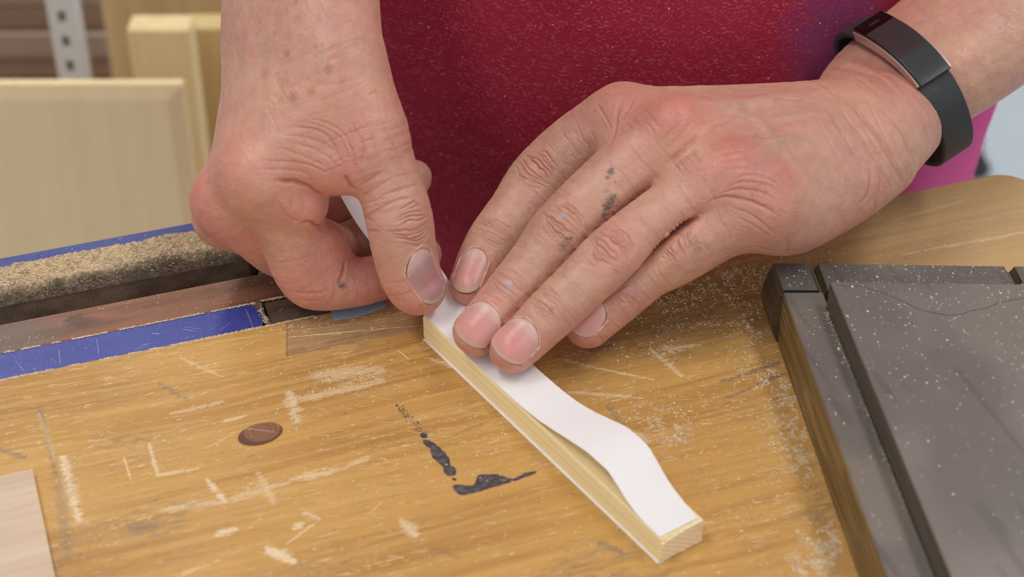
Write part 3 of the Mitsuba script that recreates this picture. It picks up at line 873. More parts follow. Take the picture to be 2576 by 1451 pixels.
def limb(c, X, coords=False, pad=14):
    P, r, nn, fl, s = c['P'], c['r'], c['n'], c['f'], c['s']
    lo, hi = (P - r[:, None]).min(0) - pad, (P + r[:, None]).max(0) + pad
    m = np.all((X > lo) & (X < hi), axis=1)
    out = np.full(len(X), 60, np.float32)
    x = X[m]
    best = np.full(len(x), 1e9, np.float32)
    if coords:
        S, Wl, Nd = (np.zeros(len(x), np.float32) for _ in range(3))
    for i in range(len(P) - 1):
        a, ab = P[i], P[i + 1] - P[i]
        L2 = float(ab @ ab)
        q = x - a
        t0 = (q @ ab) / L2
        t = np.clip(t0, 0, 1)
        q -= t[:, None] * ab
        n = nn[i] - ab * float(nn[i] @ ab) / L2
        n /= np.linalg.norm(n)
        qn = q @ n
        F = fl[i] + (fl[i + 1] - fl[i]) * t
        d = np.sqrt((q * q).sum(1) + qn * qn * (1 / (F * F) - 1)) - (r[i] + (r[i + 1] - r[i]) * t)
        if coords:
            k = d < best
            l = np.cross(ab / math.sqrt(L2), n)
            S[k] = (s[i] + (s[i + 1] - s[i]) * t0)[k] if i == len(P) - 2 else (s[i] + (s[i + 1] - s[i]) * t)[k]
            Wl[k], Nd[k] = (q @ l)[k], qn[k]
        best = np.minimum(best, d)
    out[m] = best
    if not coords:
        return out
    full = [np.zeros(len(X), np.float32) for _ in range(3)]
    for a, b_ in zip(full, (S, Wl, Nd)):
        a[m] = b_
    return out, *full


def smin(a, b, k):
    h = np.maximum(k - np.abs(a - b), 0) / k
    return np.minimum(a, b) - h * h * k * .25


def hand_sdf(H, X):
    X = np.asarray(X, np.float32)
    d = None
    for c, k in H['core']:
        e = limb(c, X)
        d = e if d is None else smin(d, e, k)
    for c, k in H.get('dents', []):
        e = limb(c, X)
        d = -smin(-d, e, k)
    f = None
    E = [limb(c, X) for c in H['digits']]
    for i, j, gap, k in H.get('press', []):
        a, b_ = E[i], E[j]
        E[i] = -smin(-a, -((a - b_) * .5 + gap), k)
        E[j] = -smin(-b_, -((b_ - a) * .5 + gap), k)
    for e in E:
        f = e if f is None else smin(f, e, H.get('kf', .8))
    if f is not None:
        d = smin(d, f, H['k'])
    return d


def surface_nets(D, lo, h):
    """D (nx, ny, nz) signed distances -> mesh"""
    s = D < 0
    cnt = np.zeros(tuple(x - 1 for x in D.shape), np.int8)
    for a in (0, 1):
        for b_ in (0, 1):
            for c in (0, 1):
                cnt += s[a:D.shape[0] - 1 + a, b_:D.shape[1] - 1 + b_, c:D.shape[2] - 1 + c]
    cell = np.argwhere((cnt > 0) & (cnt < 8))
    idx = np.full(cnt.shape, -1, np.int32)
    idx[tuple(cell.T)] = np.arange(len(cell))
    acc, w = np.zeros((len(cell), 3)), np.zeros(len(cell))
    corners = np.array([[a, b_, c] for a in (0, 1) for b_ in (0, 1) for c in (0, 1)])
    val = np.stack([D[tuple((cell + k).T)] for k in corners], 1)
    for i in range(8):
        for j in range(i + 1, 8):
            if np.abs(corners[i] - corners[j]).sum() == 1:
                a, b_ = val[:, i], val[:, j]
                m = (a < 0) != (b_ < 0)
                t = np.where(m, a / np.where(m, a - b_, 1), 0)
                acc += np.where(m[:, None], corners[i] + (corners[j] - corners[i]) * t[:, None], 0)
                w += m
    v = (cell + acc / w[:, None]) * h + lo
    faces = []
    for ax in range(3):
        o1, o2 = np.eye(3, dtype=int)[(ax + 1) % 3], np.eye(3, dtype=int)[(ax + 2) % 3]
        sl0, sl1 = [slice(1, -1)] * 3, [slice(1, -1)] * 3
        sl0[ax], sl1[ax] = slice(0, -1), slice(1, None)
        A, B = s[tuple(sl0)], s[tuple(sl1)]
        off = np.array([1, 1, 1])
        off[ax] = 0
        for flip, mm in ((False, A & ~B), (True, ~A & B)):
            e = np.argwhere(mm) + off
            q = [idx[tuple((e - k).T)] for k in (o1 * 0, o1, o1 + o2, o2)]
            q = np.stack(q, 1)
            faces.append(q[:, ::-1] if flip else q)
    f = np.vstack(faces)
    f = f[(f >= 0).all(1)]
    return v, np.vstack([f[:, [0, 1, 2]], f[:, [0, 2, 3]]])


def mesh_sdf(fn, lo, hi, h, coarse=4):
    lo, hi = np.asarray(lo, float), np.asarray(hi, float)
    hc = h * coarse
    nc = np.ceil((hi - lo) / hc).astype(int) + 1
    ax = [lo[k] + np.arange(nc[k]) * hc for k in range(3)]
    G = np.stack(np.meshgrid(*ax, indexing='ij'), -1).reshape(-1, 3)
    Dc = fn(G).reshape(nc)
    n = (nc - 1) * coarse + 1
    D = Dc
    for k in range(3):        # linear upsampling
        i = np.arange(n[k]) / coarse
        i0 = np.minimum(i.astype(int), nc[k] - 2)
        t = (i - i0).reshape([-1 if j == k else 1 for j in range(3)])
        D = np.take(D, i0, k) * (1 - t) + np.take(D, i0 + 1, k) * t
    D = D.astype(np.float32)
    near = np.argwhere(np.abs(D) < hc * .9)
    for a in range(0, len(near), 400000):
        b_ = near[a:a + 400000]
        D[tuple(b_.T)] = fn(lo + b_ * h)
    return surface_nets(D, lo, h)


def vnormals(v, f):
    n = np.zeros_like(v)
    fn_ = np.cross(v[f[:, 1]] - v[f[:, 0]], v[f[:, 2]] - v[f[:, 0]])
    for k in range(3):
        n[:, 0] += np.bincount(f[:, k], fn_[:, 0], len(v))
        n[:, 1] += np.bincount(f[:, k], fn_[:, 1], len(v))
        n[:, 2] += np.bincount(f[:, k], fn_[:, 2], len(v))
    return n / np.maximum(np.linalg.norm(n, axis=1, keepdims=True), 1e-12)


def subdivide(v, f, mark):
    """red-green subdivision of the triangles whose edges have both ends marked"""
    e = np.sort(np.vstack([f[:, [0, 1]], f[:, [1, 2]], f[:, [2, 0]]]), 1)
    key = e[:, 0].astype(np.int64) * len(v) + e[:, 1]
    uq, inv = np.unique(key, return_inverse=True)
    a, b_ = (uq // len(v)).astype(int), (uq % len(v)).astype(int)
    m = mark[a] & mark[b_]
    mid = np.full(len(uq), -1)
    mid[m] = len(v) + np.arange(m.sum())
    V = np.vstack([v, (v[a[m]] + v[b_[m]]) / 2])
    M = mid[inv].reshape(3, -1).T
    k = (M >= 0).sum(1)
    out = [f[k == 0]]
    q, g_ = f[k == 3], M[k == 3]
    out += [np.stack(x, 1) for x in ((q[:, 0], g_[:, 0], g_[:, 2]), (g_[:, 0], q[:, 1], g_[:, 1]), (g_[:, 2], g_[:, 1], q[:, 2]), (g_[:, 0], g_[:, 1], g_[:, 2]))]
    for r_ in range(3):
        s0, s1, s2 = r_, (r_ + 1) % 3, (r_ + 2) % 3
        w = (k == 1) & (M[:, s0] >= 0)
        q, g_ = f[w], M[w]
        out += [np.stack((q[:, s0], g_[:, s0], q[:, s2]), 1), np.stack((g_[:, s0], q[:, s1], q[:, s2]), 1)]
        w = (k == 2) & (M[:, s0] >= 0) & (M[:, s1] >= 0)
        q, g_ = f[w], M[w]
        out += [np.stack((g_[:, s0], q[:, s1], g_[:, s1]), 1), np.stack((q[:, s0], g_[:, s0], g_[:, s1]), 1), np.stack((q[:, s0], g_[:, s1], q[:, s2]), 1)]
    return V, np.vstack(out)


# ---- the person's left hand (right in the picture): palm down, fingers on the paper
LF = unit([-82, -37, 14])                       # along the hand towards the fingertips
LL = np.array([30.8, -55, -15]) / 65            # from the index side to the little finger side
LL = unit(LL - LF * (LL @ LF))
LN = np.cross(LF, LL)                            # back of the hand
if LN[2] < 0:
    LN = -LN
WRL = np.array([138.5, 47, 46])                  # wrist


def surf(px, py, z, r, n, k=.93):
    """the centre of a limb of radius r whose back surface shows at this photo pixel at height z"""
    return mmz(px, py, z) - unit(n) * r * k


def finger(js, n, rads, flat):
    return [surf(x, y, z, r, n) for (x, y, z), r in zip(js, rads)]


nI, nM, nR, nP = unit([-.05, -.42, .88]), unit([0, -.40, .90]), unit([.02, -.42, .90]), unit([.08, -.50, .86])
I_ = [(1565, 252, 66), (1466, 316, 56.5), (1364, 408, 44.5), (1304, 490, 37), (1238, 580, 29.5), (1183, 690, 21.5)]
M_ = [(1702, 283, 74), (1562, 400, 62), (1422, 540, 49.5), (1356, 624, 41.5), (1289, 708, 34.5), (1200, 806, 26)]
R_ = [(1835, 400, 66), (1690, 495, 56), (1540, 607, 46.5), (1462, 684, 40.0), (1388, 754, 33.5), (1292, 850, 25.5)]
P_ = [(1946, 480, 57), (1822, 524, 52.5), (1714, 586, 46), (1640, 636, 39), (1575, 699, 31.5), (1486, 794, 21.5)]
rI, rM, rR, rP = [11.6, 12.0, 11.8, 10.6, 9.7, 7.7], [11.2, 11.0, 11.0, 9.8, 9.3, 8.1], [11.0, 10.4, 10.3, 9.3, 9.1, 8.0], [11.0, 12.2, 12.3, 11.0, 10.0, 8.0]
fl = [.95, .95, .95, .94, .93, .90]
cI, cM, cR, cP = (finger(a, n, r, fl) for a, n, r in ((I_, nI, rI), (M_, nM, rM), (R_, nR, rR), (P_, nP, rP)))
L_dig = [sample(c, r, n, fl) for c, r, n in ((cI, rI, nI), (cM, rM, nM), (cR, rR, nR), (cP, rP, nP))]
carp = [WRL + LL * o + LN * h_ + LF * 9 for o, h_ in ((1, -5), (3, -2), (7, -1), (12, -3))]
L_core = []
Lmid = []
for c, n, kp, r0, bend in zip((cI, cM, cR, cP), (nI, nM, nR, nP), carp, (10.6, 10.8, 10.6, 10.2), (-.5, 0, -.3, -.5)):
    mid = (c[0] * .45 + kp * .55) + LN * bend
    Lmid.append(mid)
    L_core.append((sample([c[0] + unit(c[1] - c[0]) * 4, c[0], c[0] * .75 + mid * .25 - LN * .6, mid, kp], [9.6, r0, r0, r0 + (-.6 if bend == -.5 else .4), 10.6], [n, n, LN, LN, LN], .95), 12))
for i, (wx, wy, wz, wr, dz) in enumerate([(1562, 372, 57, 6.4, 4.5), (1695, 412, 57, 6.4, 4.0), (1838, 508, 45, 6.0, 3.0)]):     # webs and the back between the bones
    a, b_ = (cI, cM, cR, cP)[i][0], (cI, cM, cR, cP)[i + 1][0]
    w = mmz(wx, wy, wz) - LN * wr
    L_core.append((sample([w, (a + b_) / 2 - LN * dz, (Lmid[i] + Lmid[i + 1]) / 2 - LN * .8, (carp[i] + carp[i + 1]) / 2], [wr, 9.0, 10.4, 10.6], LN), 12))
# heel of the hand, little finger side
hyp = [cP[0] - LN * 3 + LF * 2, mmz(1995, 535, 38), mmz(2100, 480, 38), mmz(2200, 415, 40)]
L_core.append((sample(hyp, [10.5, 14, 14.0, 12.5], LN, .95), 12))
hyp2 = [cR[0] - LN * 7, mmz(1930, 470, 30), WRL - LN * 6]
L_core.append((sample(hyp2, [9, 12, 14], LN, .9), 9))
# thumb side, below and behind
then = [WRL - LL * 6 + LF * 8 - LN * 8, WRL - LL * 6 + LF * 34 - LN * 20, WRL - LL * 6 + LF * 58 - LN * 27]
L_core.append((sample(then, [12, 12.5, 10.5], LN, .9), 10))
web = [cI[0] - LN * 9 - LF * 6 + LL * 5, WRL - LL * 1 + LF * 38 - LN * 13]
L_core.append((sample(web, [8.0, 10], LN), 10))
FA = unit([.71, .58, .40])                       # forearm direction
LLa = unit(LL - FA * (LL @ FA))
LNa = unit(np.cross(LLa, FA))
if LNa[2] < 0:
    LNa = -LNa
BC = np.array([143.8, 65.0, 42.9])               # the fitness band's centre and its axes: across, back of the wrist, along
by_ = unit([-.396, -.013, .918])
bx_ = np.array([.381, -.912, .151])
bx_ = unit(bx_ - by_ * (bx_ @ by_))
bz_ = np.cross(by_, bx_)
bz_ = -bz_ if bz_[0] < 0 else bz_
FA = unit([.78, .49, .385])
BC = BC - bx_ * 1.3
W2 = BC - bx_ * .3 - by_ * .3
fore = [WRL - unit([.71, .58, .40]) * 12, W2 - FA * 11 + bx_ * 2.5 + by_ * .5, W2 - FA * 2 - bx_ * 1.2, W2 + FA * 22, W2 + FA * 50, W2 + FA * 85, W2 + FA * 130]
L_core.append((sample(fore, [18, 26.5, 28.8, 30.4, 32.5, 35.5, 39], [LNa, unit(LNa + by_), by_, by_, by_, by_, by_], [.72, .70, .72, .74, .76, .80, .86]), 9))
L_core.append((sample([W2 + bx_ * 19 + by_ * 8 + FA * 14, W2 + bx_ * 18 + by_ * 8 + FA * 24], [6.5, 5.5], by_), 10))   # knob of the wrist
# extensor tendons and veins of the back
for c, kp in zip((cI, cM, cR), carp):
    a = c[0] + LN * (10.6 - 1.0) - LF * 8
    b_ = kp + LN * 10.3
    L_core.append((sample([a, (a + b_) / 2 + LN * .6, b_], [1.2, 1.0, .9], LN), 5))
thL = [then[2] - LF * 2, then[2] + LF * 22 - LN * 5 + LL * 6, then[2] + LF * 44 - LN * 7 + LL * 15]
L_dig.append(sample(thL, [11, 10.3, 8.5], -LL, .9))
LH = dict(core=L_core, digits=L_dig, k=4.5, kf=.5, press=[(0, 1, .30, 2.2), (1, 2, .32, 2.2), (2, 3, .50, 3.2)])

# ---- the person's right hand (left in the picture): thumb pressing on the paper, fingers curled under it
RN = unit([-.52, -.28, .64])
WRR = np.array([-73.5, 47, 90])
# thumb
nT = unit([.42, -.62, .66])
tc = [mmz(845, 120, 86), mmz(925, 300, 70), mmz(965, 415, 57.5), mmz(1003, 545, 43.5), mmz(1020, 640, 31.5), mmz(1040, 708, 22.5), mmz(1050, 722, 20.8)]
rT = [11, 11.6, 10.8, 11.3, 10.9, 10.2, 9.6]
thumb = sample(tc, rT, nT, [.95, .95, .95, .93, .88, .84, .82])
# index
nX = unit([-.80, -.38, -.46])
ic = [mmz(640, 450, 52), mmz(728, 572, 33), mmz(784, 706, 13.2), mmz(880, 712, 10.6), mmz(965, 694, 9.6), mmz(1060, 645, 9.6)]
index = sample(ic, [12.0, 11.4, 10.2, 9.0, 8.6, 7.4], [nX, nX, unit([-.3, -.8, -.5]), unit([.1, -.75, -.65]), unit([.2, -.7, -.7]), unit([.3, -.7, -.6])], [1, 1, .95, .95, .92, .9], per=6)
mc = [mmz(568, 508, 41), mmz(645, 582, 26), mmz(726, 636, 12.6), mmz(845, 626, 11.5), mmz(925, 592, 13.5), mmz(1038, 450, 22)]
middle = sample(mc, [10.8, 10.4, 9.7, 9.0, 8.5, 7.2], [nX, nX, nX, unit([0, -.7, -.7]), unit([.2, -.6, -.7]), unit([.3, -.6, -.6])], .95, per=6)
rc = [np.array([-99, 3, 29]), np.array([-91, 13, 16]), np.array([-80, 19, 12.0]), np.array([-62, 27, 12]), np.array([-46, 36, 18.0])]
ring = sample(rc, [10.6, 9.8, 9.2, 8.6, 7.2], nX, .95)
pc = [np.array([-94, 18, 24]), np.array([-88, 27, 13]), np.array([-76, 34, 11]), np.array([-62, 39, 14])]
pinky = sample(pc, [9.2, 8.4, 7.8, 6.8], nX, .95)
R_dig = [thumb, index, middle, ring, pinky]
R_core = []
WLr = unit([-.80, .12, -.58])                    # wrist, thumb side -> little finger side
carr = [WRR - WLr * 14 + np.array([3, -8, 0]), WRR - WLr * 4 + np.array([0, -8, 2]), WRR + WLr * 6 + np.array([0, -6, 1]), WRR + WLr * 15 + np.array([0, -4, 0])]
for c, kp, r0 in zip((ic[0], mc[0], rc[0], pc[0]), carr, (12.2, 11.4, 10.6, 9.4)):
    mid = c * .5 + kp * .5
    R_core.append((sample([c, c * .75 + kp * .25 - RN * .8, mid, kp], [r0, r0, r0 + 1.2, 13], RN, .95), 9))
# first web and thumb base
R_core.append((sample([mmz(835, 80, 90), mmz(885, 235, 76), mmz(925, 330, 67)], [11.5, 12, 11.6], nT), 12))
R_core.append((sample([mmz(690, 410, 56), mmz(790, 300, 68), mmz(850, 150, 84)], [12, 14, 14], RN), 11))
R_core.append((sample([mmz(660, 445, 53), mmz(760, 405, 55), mmz(846, 426, 57), mmz(925, 405, 60)], [10, 9.4, 8.6, 9.5], RN), 8))
R_core.append((sample([mmz(722, 500, 46), mmz(762, 512, 44)], [9.5, 8.6], RN), 4))        # pad at the finger's root
R_core.append((sample([mmz(814, 614, 25), mmz(824, 650, 20)], [8.5, 8.8], RN), 3))        # pad of the first joint
FR = unit([-.13, .78, .60])
nRa = unit(RN - FR * (RN @ FR))
foreR = [WRR - FR * 10, WRR + FR * 2, WRR + FR * 20, WRR + FR * 50, WRR + FR * 90, WRR + FR * 130]
R_core.append((sample(foreR, [25.5, 26.5, 27.5, 29.5, 33, 37], nRa, [.74, .72, .72, .75, .8, .86]), 13))
R_core.append((sample([mc[0] * .6 + carr[1] * .4 - RN * 9, WRR - RN * 7 + np.array([6, -14, -4])], [13, 15], RN), 10))
RH = dict(core=R_core, digits=R_dig, k=4.5, kf=.8)

HRES = 0.8


def smooth(v, f, it, w=None):
    """Taubin smoothing over the mesh edges"""
    e = np.unique(np.sort(np.vstack([f[:, [0, 1]], f[:, [1, 2]], f[:, [2, 0]]]), 1), axis=0)
    deg = np.bincount(e.ravel(), minlength=len(v)).astype(float)
    for i in range(it):
        for lam in (.52, -.54):
            acc = np.stack([np.bincount(e[:, 0], v[e[:, 1], k], len(v)) + np.bincount(e[:, 1], v[e[:, 0], k], len(v)) for k in range(3)], 1)
            dlt = np.where(deg[:, None] > 0, acc / np.maximum(deg, 1)[:, None] - v, 0) * lam
            v = v + (dlt if w is None else dlt * w[:, None])
    return v


def build_hand(H, lo, hi):
    v, f = mesh_sdf(lambda X: hand_sdf(H, X), lo, hi, HRES)
    for _ in range(2):
        n = vnormals(v, f)
        v = v - n * np.clip(hand_sdf(H, v), -.5, .5)[:, None] * .9
    v = smooth(v, f, 12)
    return v, f


Lv, Lf = build_hand(LH, (-32, -75, 0), (252, 150, 122))
Rv, Rf = build_hand(RH, (-136, -54, 0), (-8, 142, 170))
# === DETAIL
def to_px(v):
    """photo pixel and depth of points in mm"""
    q = v / 1000 - EYE
    w = q @ FWD
    return np.c_[1288 + 4490 * q[:, 0] / w, 725.5 - 4490 * (q @ UPV) / w], w


class Snap:
    """finds the points of a surface that the photograph shows at given pixels, so that creases and spots get places on the skin"""
    def __init__(self, v, n):
        k = (n @ (-FWD)) > -.05
        self.v = v[k]
        self.px, self.w = to_px(self.v)
        self.tree = cKDTree(self.px)

    def __call__(self, pts):
        out = []
        for q in np.atleast_2d(np.asarray(pts, float)):
            i = self.tree.query_ball_point(q, 9)
            if not i:
                i = [self.tree.query(q)[1]]
            i = np.array(i)
            near = i[self.w[i] < self.w[i].min() + .006]
            out.append(self.v[near[np.argmin(np.linalg.norm(self.px[near] - q, axis=1))]])
        return np.array(out)


def dense(pts, step=7.0):
    pts = np.asarray(pts, float)
    t = np.r_[0, np.cumsum(np.linalg.norm(np.diff(pts, axis=0), axis=1))]
    q = np.linspace(0, t[-1], max(3, int(t[-1] / step)))
    return np.c_[PchipInterpolator(t, pts[:, 0])(q), PchipInterpolator(t, pts[:, 1])(q)] if len(pts) > 2 else np.c_[np.interp(q, t, pts[:, 0]), np.interp(q, t, pts[:, 1])]


def polydist(V, lines):
    """distance of each vertex to the nearest of the 3D polylines, with that line's weight and width: lines of (points, depth, width)"""
    P, Wt, Wd = [], [], []
    for p, dep, wid in lines:
        t = np.r_[0, np.cumsum(np.linalg.norm(np.diff(p, axis=0), axis=1))]
        k = max(3, int(t[-1] / .18))
        q = np.linspace(0, t[-1], k)
        P.append(np.c_[tuple(np.interp(q, t, p[:, a]) for a in range(3))])
        taper = np.minimum(1, np.minimum(np.arange(k), np.arange(k)[::-1]) / (k * .22 + 1))
        Wt.append(dep * taper)
        Wd.append(np.full(k, wid))
    P, Wt, Wd = np.vstack(P), np.concatenate(Wt), np.concatenate(Wd)
    d, i = cKDTree(P).query(V, distance_upper_bound=3.0, workers=-1)
    ok = np.isfinite(d)
    out = np.zeros(len(V))
    out[ok] = Wt[i[ok]] * np.exp(-(d[ok] / Wd[i[ok]]) ** 2)
    return out


def limb_coords(H, V):
    best = np.full(len(V), 1e9)
    which = np.full(len(V), -1)
    S, Wl, Nd = np.zeros(len(V)), np.zeros(len(V)), np.zeros(len(V))
    for i, c in enumerate(H['digits']):
        d, s, w, nd = limb(c['hi'], V.astype(np.float32), True, pad=4)
        s = s * (c['s'][-1] / c['hi']['s'][-1])
        k = (np.abs(d) < best) & (d < 50)
        best[k], which[k], S[k], Wl[k], Nd[k] = np.abs(d[k]), i, s[k], w[k], nd[k]
    core = np.full(len(V), 1e9)
    return which, best, S, Wl, Nd


def knuckle(x, y, seed, size, n_half, depth):
    """wrinkle relief of a finger joint: nested ovals of creases round a smooth cap; x along, y across, in mm"""
    out = np.zeros_like(x)
    rk = np.random.default_rng(seed)
    for sgn in (-1, 1):
        for k in range(n_half):
            c = sgn * (1.4 + k * size + rk.uniform(-.3, .3))
            half = 7.6 - .45 * k + rk.uniform(-1, .5)
            off = rk.uniform(-1.2, 1.2)
            yy = y - off
            xc = c * (1 - .42 * (yy / half) ** 2) + .55 * (meshkit.noise(np.c_[yy * .5, np.full_like(yy, k + seed), np.full_like(yy, sgn)], seed) - .5) * 2
            a = np.clip(1 - (np.abs(yy) / half) ** 3, 0, 1) * depth * rk.uniform(.55, 1.0) * (1 - .07 * k)
            out = np.maximum(out, a * np.exp(-((x - xc) / rk.uniform(.24, .36)) ** 2))
    return out


SKIN = np.array([.52, .275, .20])


def finish_hand(v, f, H, joints, fine, creases, spots, seed, reds, nails_at):
    """subdivides the skin of the hand, adds creases and relief and returns the mesh with its colours (linear)"""
    for _ in range(1):
        v, f = subdivide(v, f, fine(v))
    v = smooth(v, f, 2)
    n = vnormals(v, f)
    snap = Snap(v, n)
    which, dist, S, Wl, Nd = limb_coords(H, v)
    disp = np.zeros(len(v))
    crease = np.zeros(len(v))
    for (dig, s0, size, nh, depth, dors) in joints:
        c_ = H['digits'][dig]
        i = int(np.argmin(np.abs(c_['s'] - s0)))
        J = np.array([np.interp(s0, c_['s'], c_['P'][:, a]) for a in range(3)])
        t_ = unit(c_['P'][min(i + 2, len(c_['P']) - 1)].astype(float) - c_['P'][max(i - 2, 0)])
        n_ = unit(c_['n'][i] - t_ * float(c_['n'][i] @ t_))
        l_ = np.cross(t_, n_)
        q_ = v - J
        k = (which == dig) & (np.abs(q_ @ t_) < 13) & (q_ @ n_ > -1)
        x_, y_, h_ = q_[k] @ t_, q_[k] @ l_, q_[k] @ n_
        up = np.clip((h_ + 1.0) / 4.0, 0, 1) * dors
        c = knuckle(x_, y_, seed + dig * 7 + int(s0), size, nh, depth) * up
        crease[k] = np.maximum(crease[k], c)
        disp[k] += up * .55 * np.exp(-(x_ / 4.2) ** 2 - (y_ / 6) ** 2)      # the knuckle stands out a little
    # fine lines across the fingers
    k = which >= 0
    a = np.c_[S[k] * 1.15 + .35 * meshkit.noise(np.c_[S[k] * .4, Wl[k] * .4, which[k]], seed) * 3, Wl[k] * .13, which[k] * 7.0]
    wr = np.clip(meshkit.noise(a, seed + 3) - .62, 0, 1) / .38
    onn = np.clip((Nd[k] + 2) / 4, 0, 1)
    crease[k] = np.maximum(crease[k], .22 * wr * onn)
    # skin of the back: crossing fine lines
    e1, e2 = H['along'], H['across']
    A, B = v @ e1, v @ e2
    back = np.where(k, .35, 1.0)
    for r1, ang, sc, amt in ((1, .5, 1.5, .17), (2, -.6, 1.7, .15), (3, 1.4, 1.2, .14)):
        p = A * math.cos(ang) + B * math.sin(ang)
        q = -A * math.sin(ang) + B * math.cos(ang)
        p = p + 1.6 * meshkit.noise(np.c_[v * .16], seed + r1)
        w_ = np.clip(meshkit.noise(np.c_[p * sc, q * .22, np.full(len(v), r1 * 3.3)], seed + 10 + r1) - .60, 0, 1) / .4
        patch = np.clip((meshkit.noise(v * .07, seed + 20 + r1) - .3) * 2.2, 0, 1)
        crease = np.maximum(crease, amt * w_ * back * patch)
    # creases round the wrist, parallel to each other
    if 'wrist' in H:
        O_, ax_, cr_, z0_, z1_, nrm_ = H['wrist']
        z_, x_ = (v - O_) @ ax_, (v - O_) @ cr_
        zz_ = z_ + .010 * x_ ** 2 * H.get('wbend', 0) + 2.4 * meshkit.noise(np.c_[v * .09], seed + 70)
        w_ = np.clip(meshkit.noise(np.c_[zz_ * .62, x_ * .045, x_ * 0], seed + 71) - .60, 0, 1) / .4
        w2_ = np.clip(meshkit.noise(np.c_[zz_ * 1.5, x_ * .09, x_ * 0 + 5], seed + 72) - .58, 0, 1) / .42
        env = np.clip((z_ - z0_) / 8, 0, 1) * np.clip((z1_ - z_) / 6, 0, 1) * np.clip((n @ nrm_ + .35) * 2, 0, 1)
        crease = np.maximum(crease, env * (.42 * w_ + .20 * w2_))
    for pts_, amt_, wid_ in H.get('veins', []):
        vd = polydist(v, [(snap(dense(pts_)), 1.0, wid_)])
        disp += amt_ * vd
        H.setdefault('vein_mask', []).append(vd)
    crease_big = polydist(v, [(snap(dense(p)), dep * 1.45, wid) for p, dep, wid in creases])
    disp += .34 * (meshkit.fbm(v * .20, 3, seed + 40) - .5)
    for p, rad, amt in H['bumps']:
        d = np.linalg.norm(v - p, axis=1) / rad
        disp += amt * np.exp(-d * d)
    disp += .035 * (meshkit.noise(v * 1.6, seed + 41) - .5)
    tot = disp - crease - crease_big
    # colours
    col = np.tile(SKIN, (len(v), 1))
    m1 = meshkit.fbm(v * .05, 3, seed + 50)
    m2 = meshkit.fbm(v * .35, 3, seed + 51)
    m3 = meshkit.noise(v * 1.3, seed + 52)
    col *= (1 + .30 * (m1 - .5) + .22 * (m2 - .5) + .10 * (m3 - .5))[:, None]
    m4 = meshkit.fbm(v * .09, 3, seed + 53)
    col = col * (1 + (m2 - .5)[:, None] * np.array([-.02, .16, .12]) + (m4 - .5)[:, None] * np.array([.05, .30, .05]))
    red = np.zeros(len(v))
    for p, rad, amt in reds:
        d = np.linalg.norm(v - p, axis=1) / rad
        red = np.maximum(red, amt * np.exp(-d * d) * (.55 + .9 * m2))
    red = np.clip(red, 0, 1)[:, None]
    col = col * (1 - red) + col * np.array([1.03, .66, .70]) * red
    for vd in H.get('vein_mask', []):
        col = col * (1 - .07 * vd[:, None] * np.array([1.0, .2, .0]))
    dark = np.clip(crease * 1.3 + crease_big * 1.1, 0, .75)[:, None]  # shade of the creases painted into the skin colour
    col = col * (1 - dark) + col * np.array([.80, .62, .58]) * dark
    for p, rad, c, amt, rag in spots:
        p3 = snap([p])[0]
        d = np.linalg.norm((v - p3) * 1.0, axis=1) / rad
        kk = d < 2.5
        aa = np.clip(1.6 - 1.3 * (d[kk] + rag * 2 * (meshkit.noise(v[kk] * 1.4, seed + 60) - .5)), 0, 1) * amt
        col[kk] = col[kk] * (1 - aa[:, None]) + np.array(c) * aa[:, None]
    v0 = v.copy()
    v = v + n * tot[:, None]
    # nail beds
    nails = []
    for (dig, nd, s0, s1, half, tone) in nails_at:
        vn, cols, fn_, v, col = nail(H, H['digits'][dig], nd, s0, s1, half, v, n, col, which == dig, tone, seed + dig)
        nails.append((vn, fn_, cols))
    return v, f, np.clip(col, .005, .95), nails


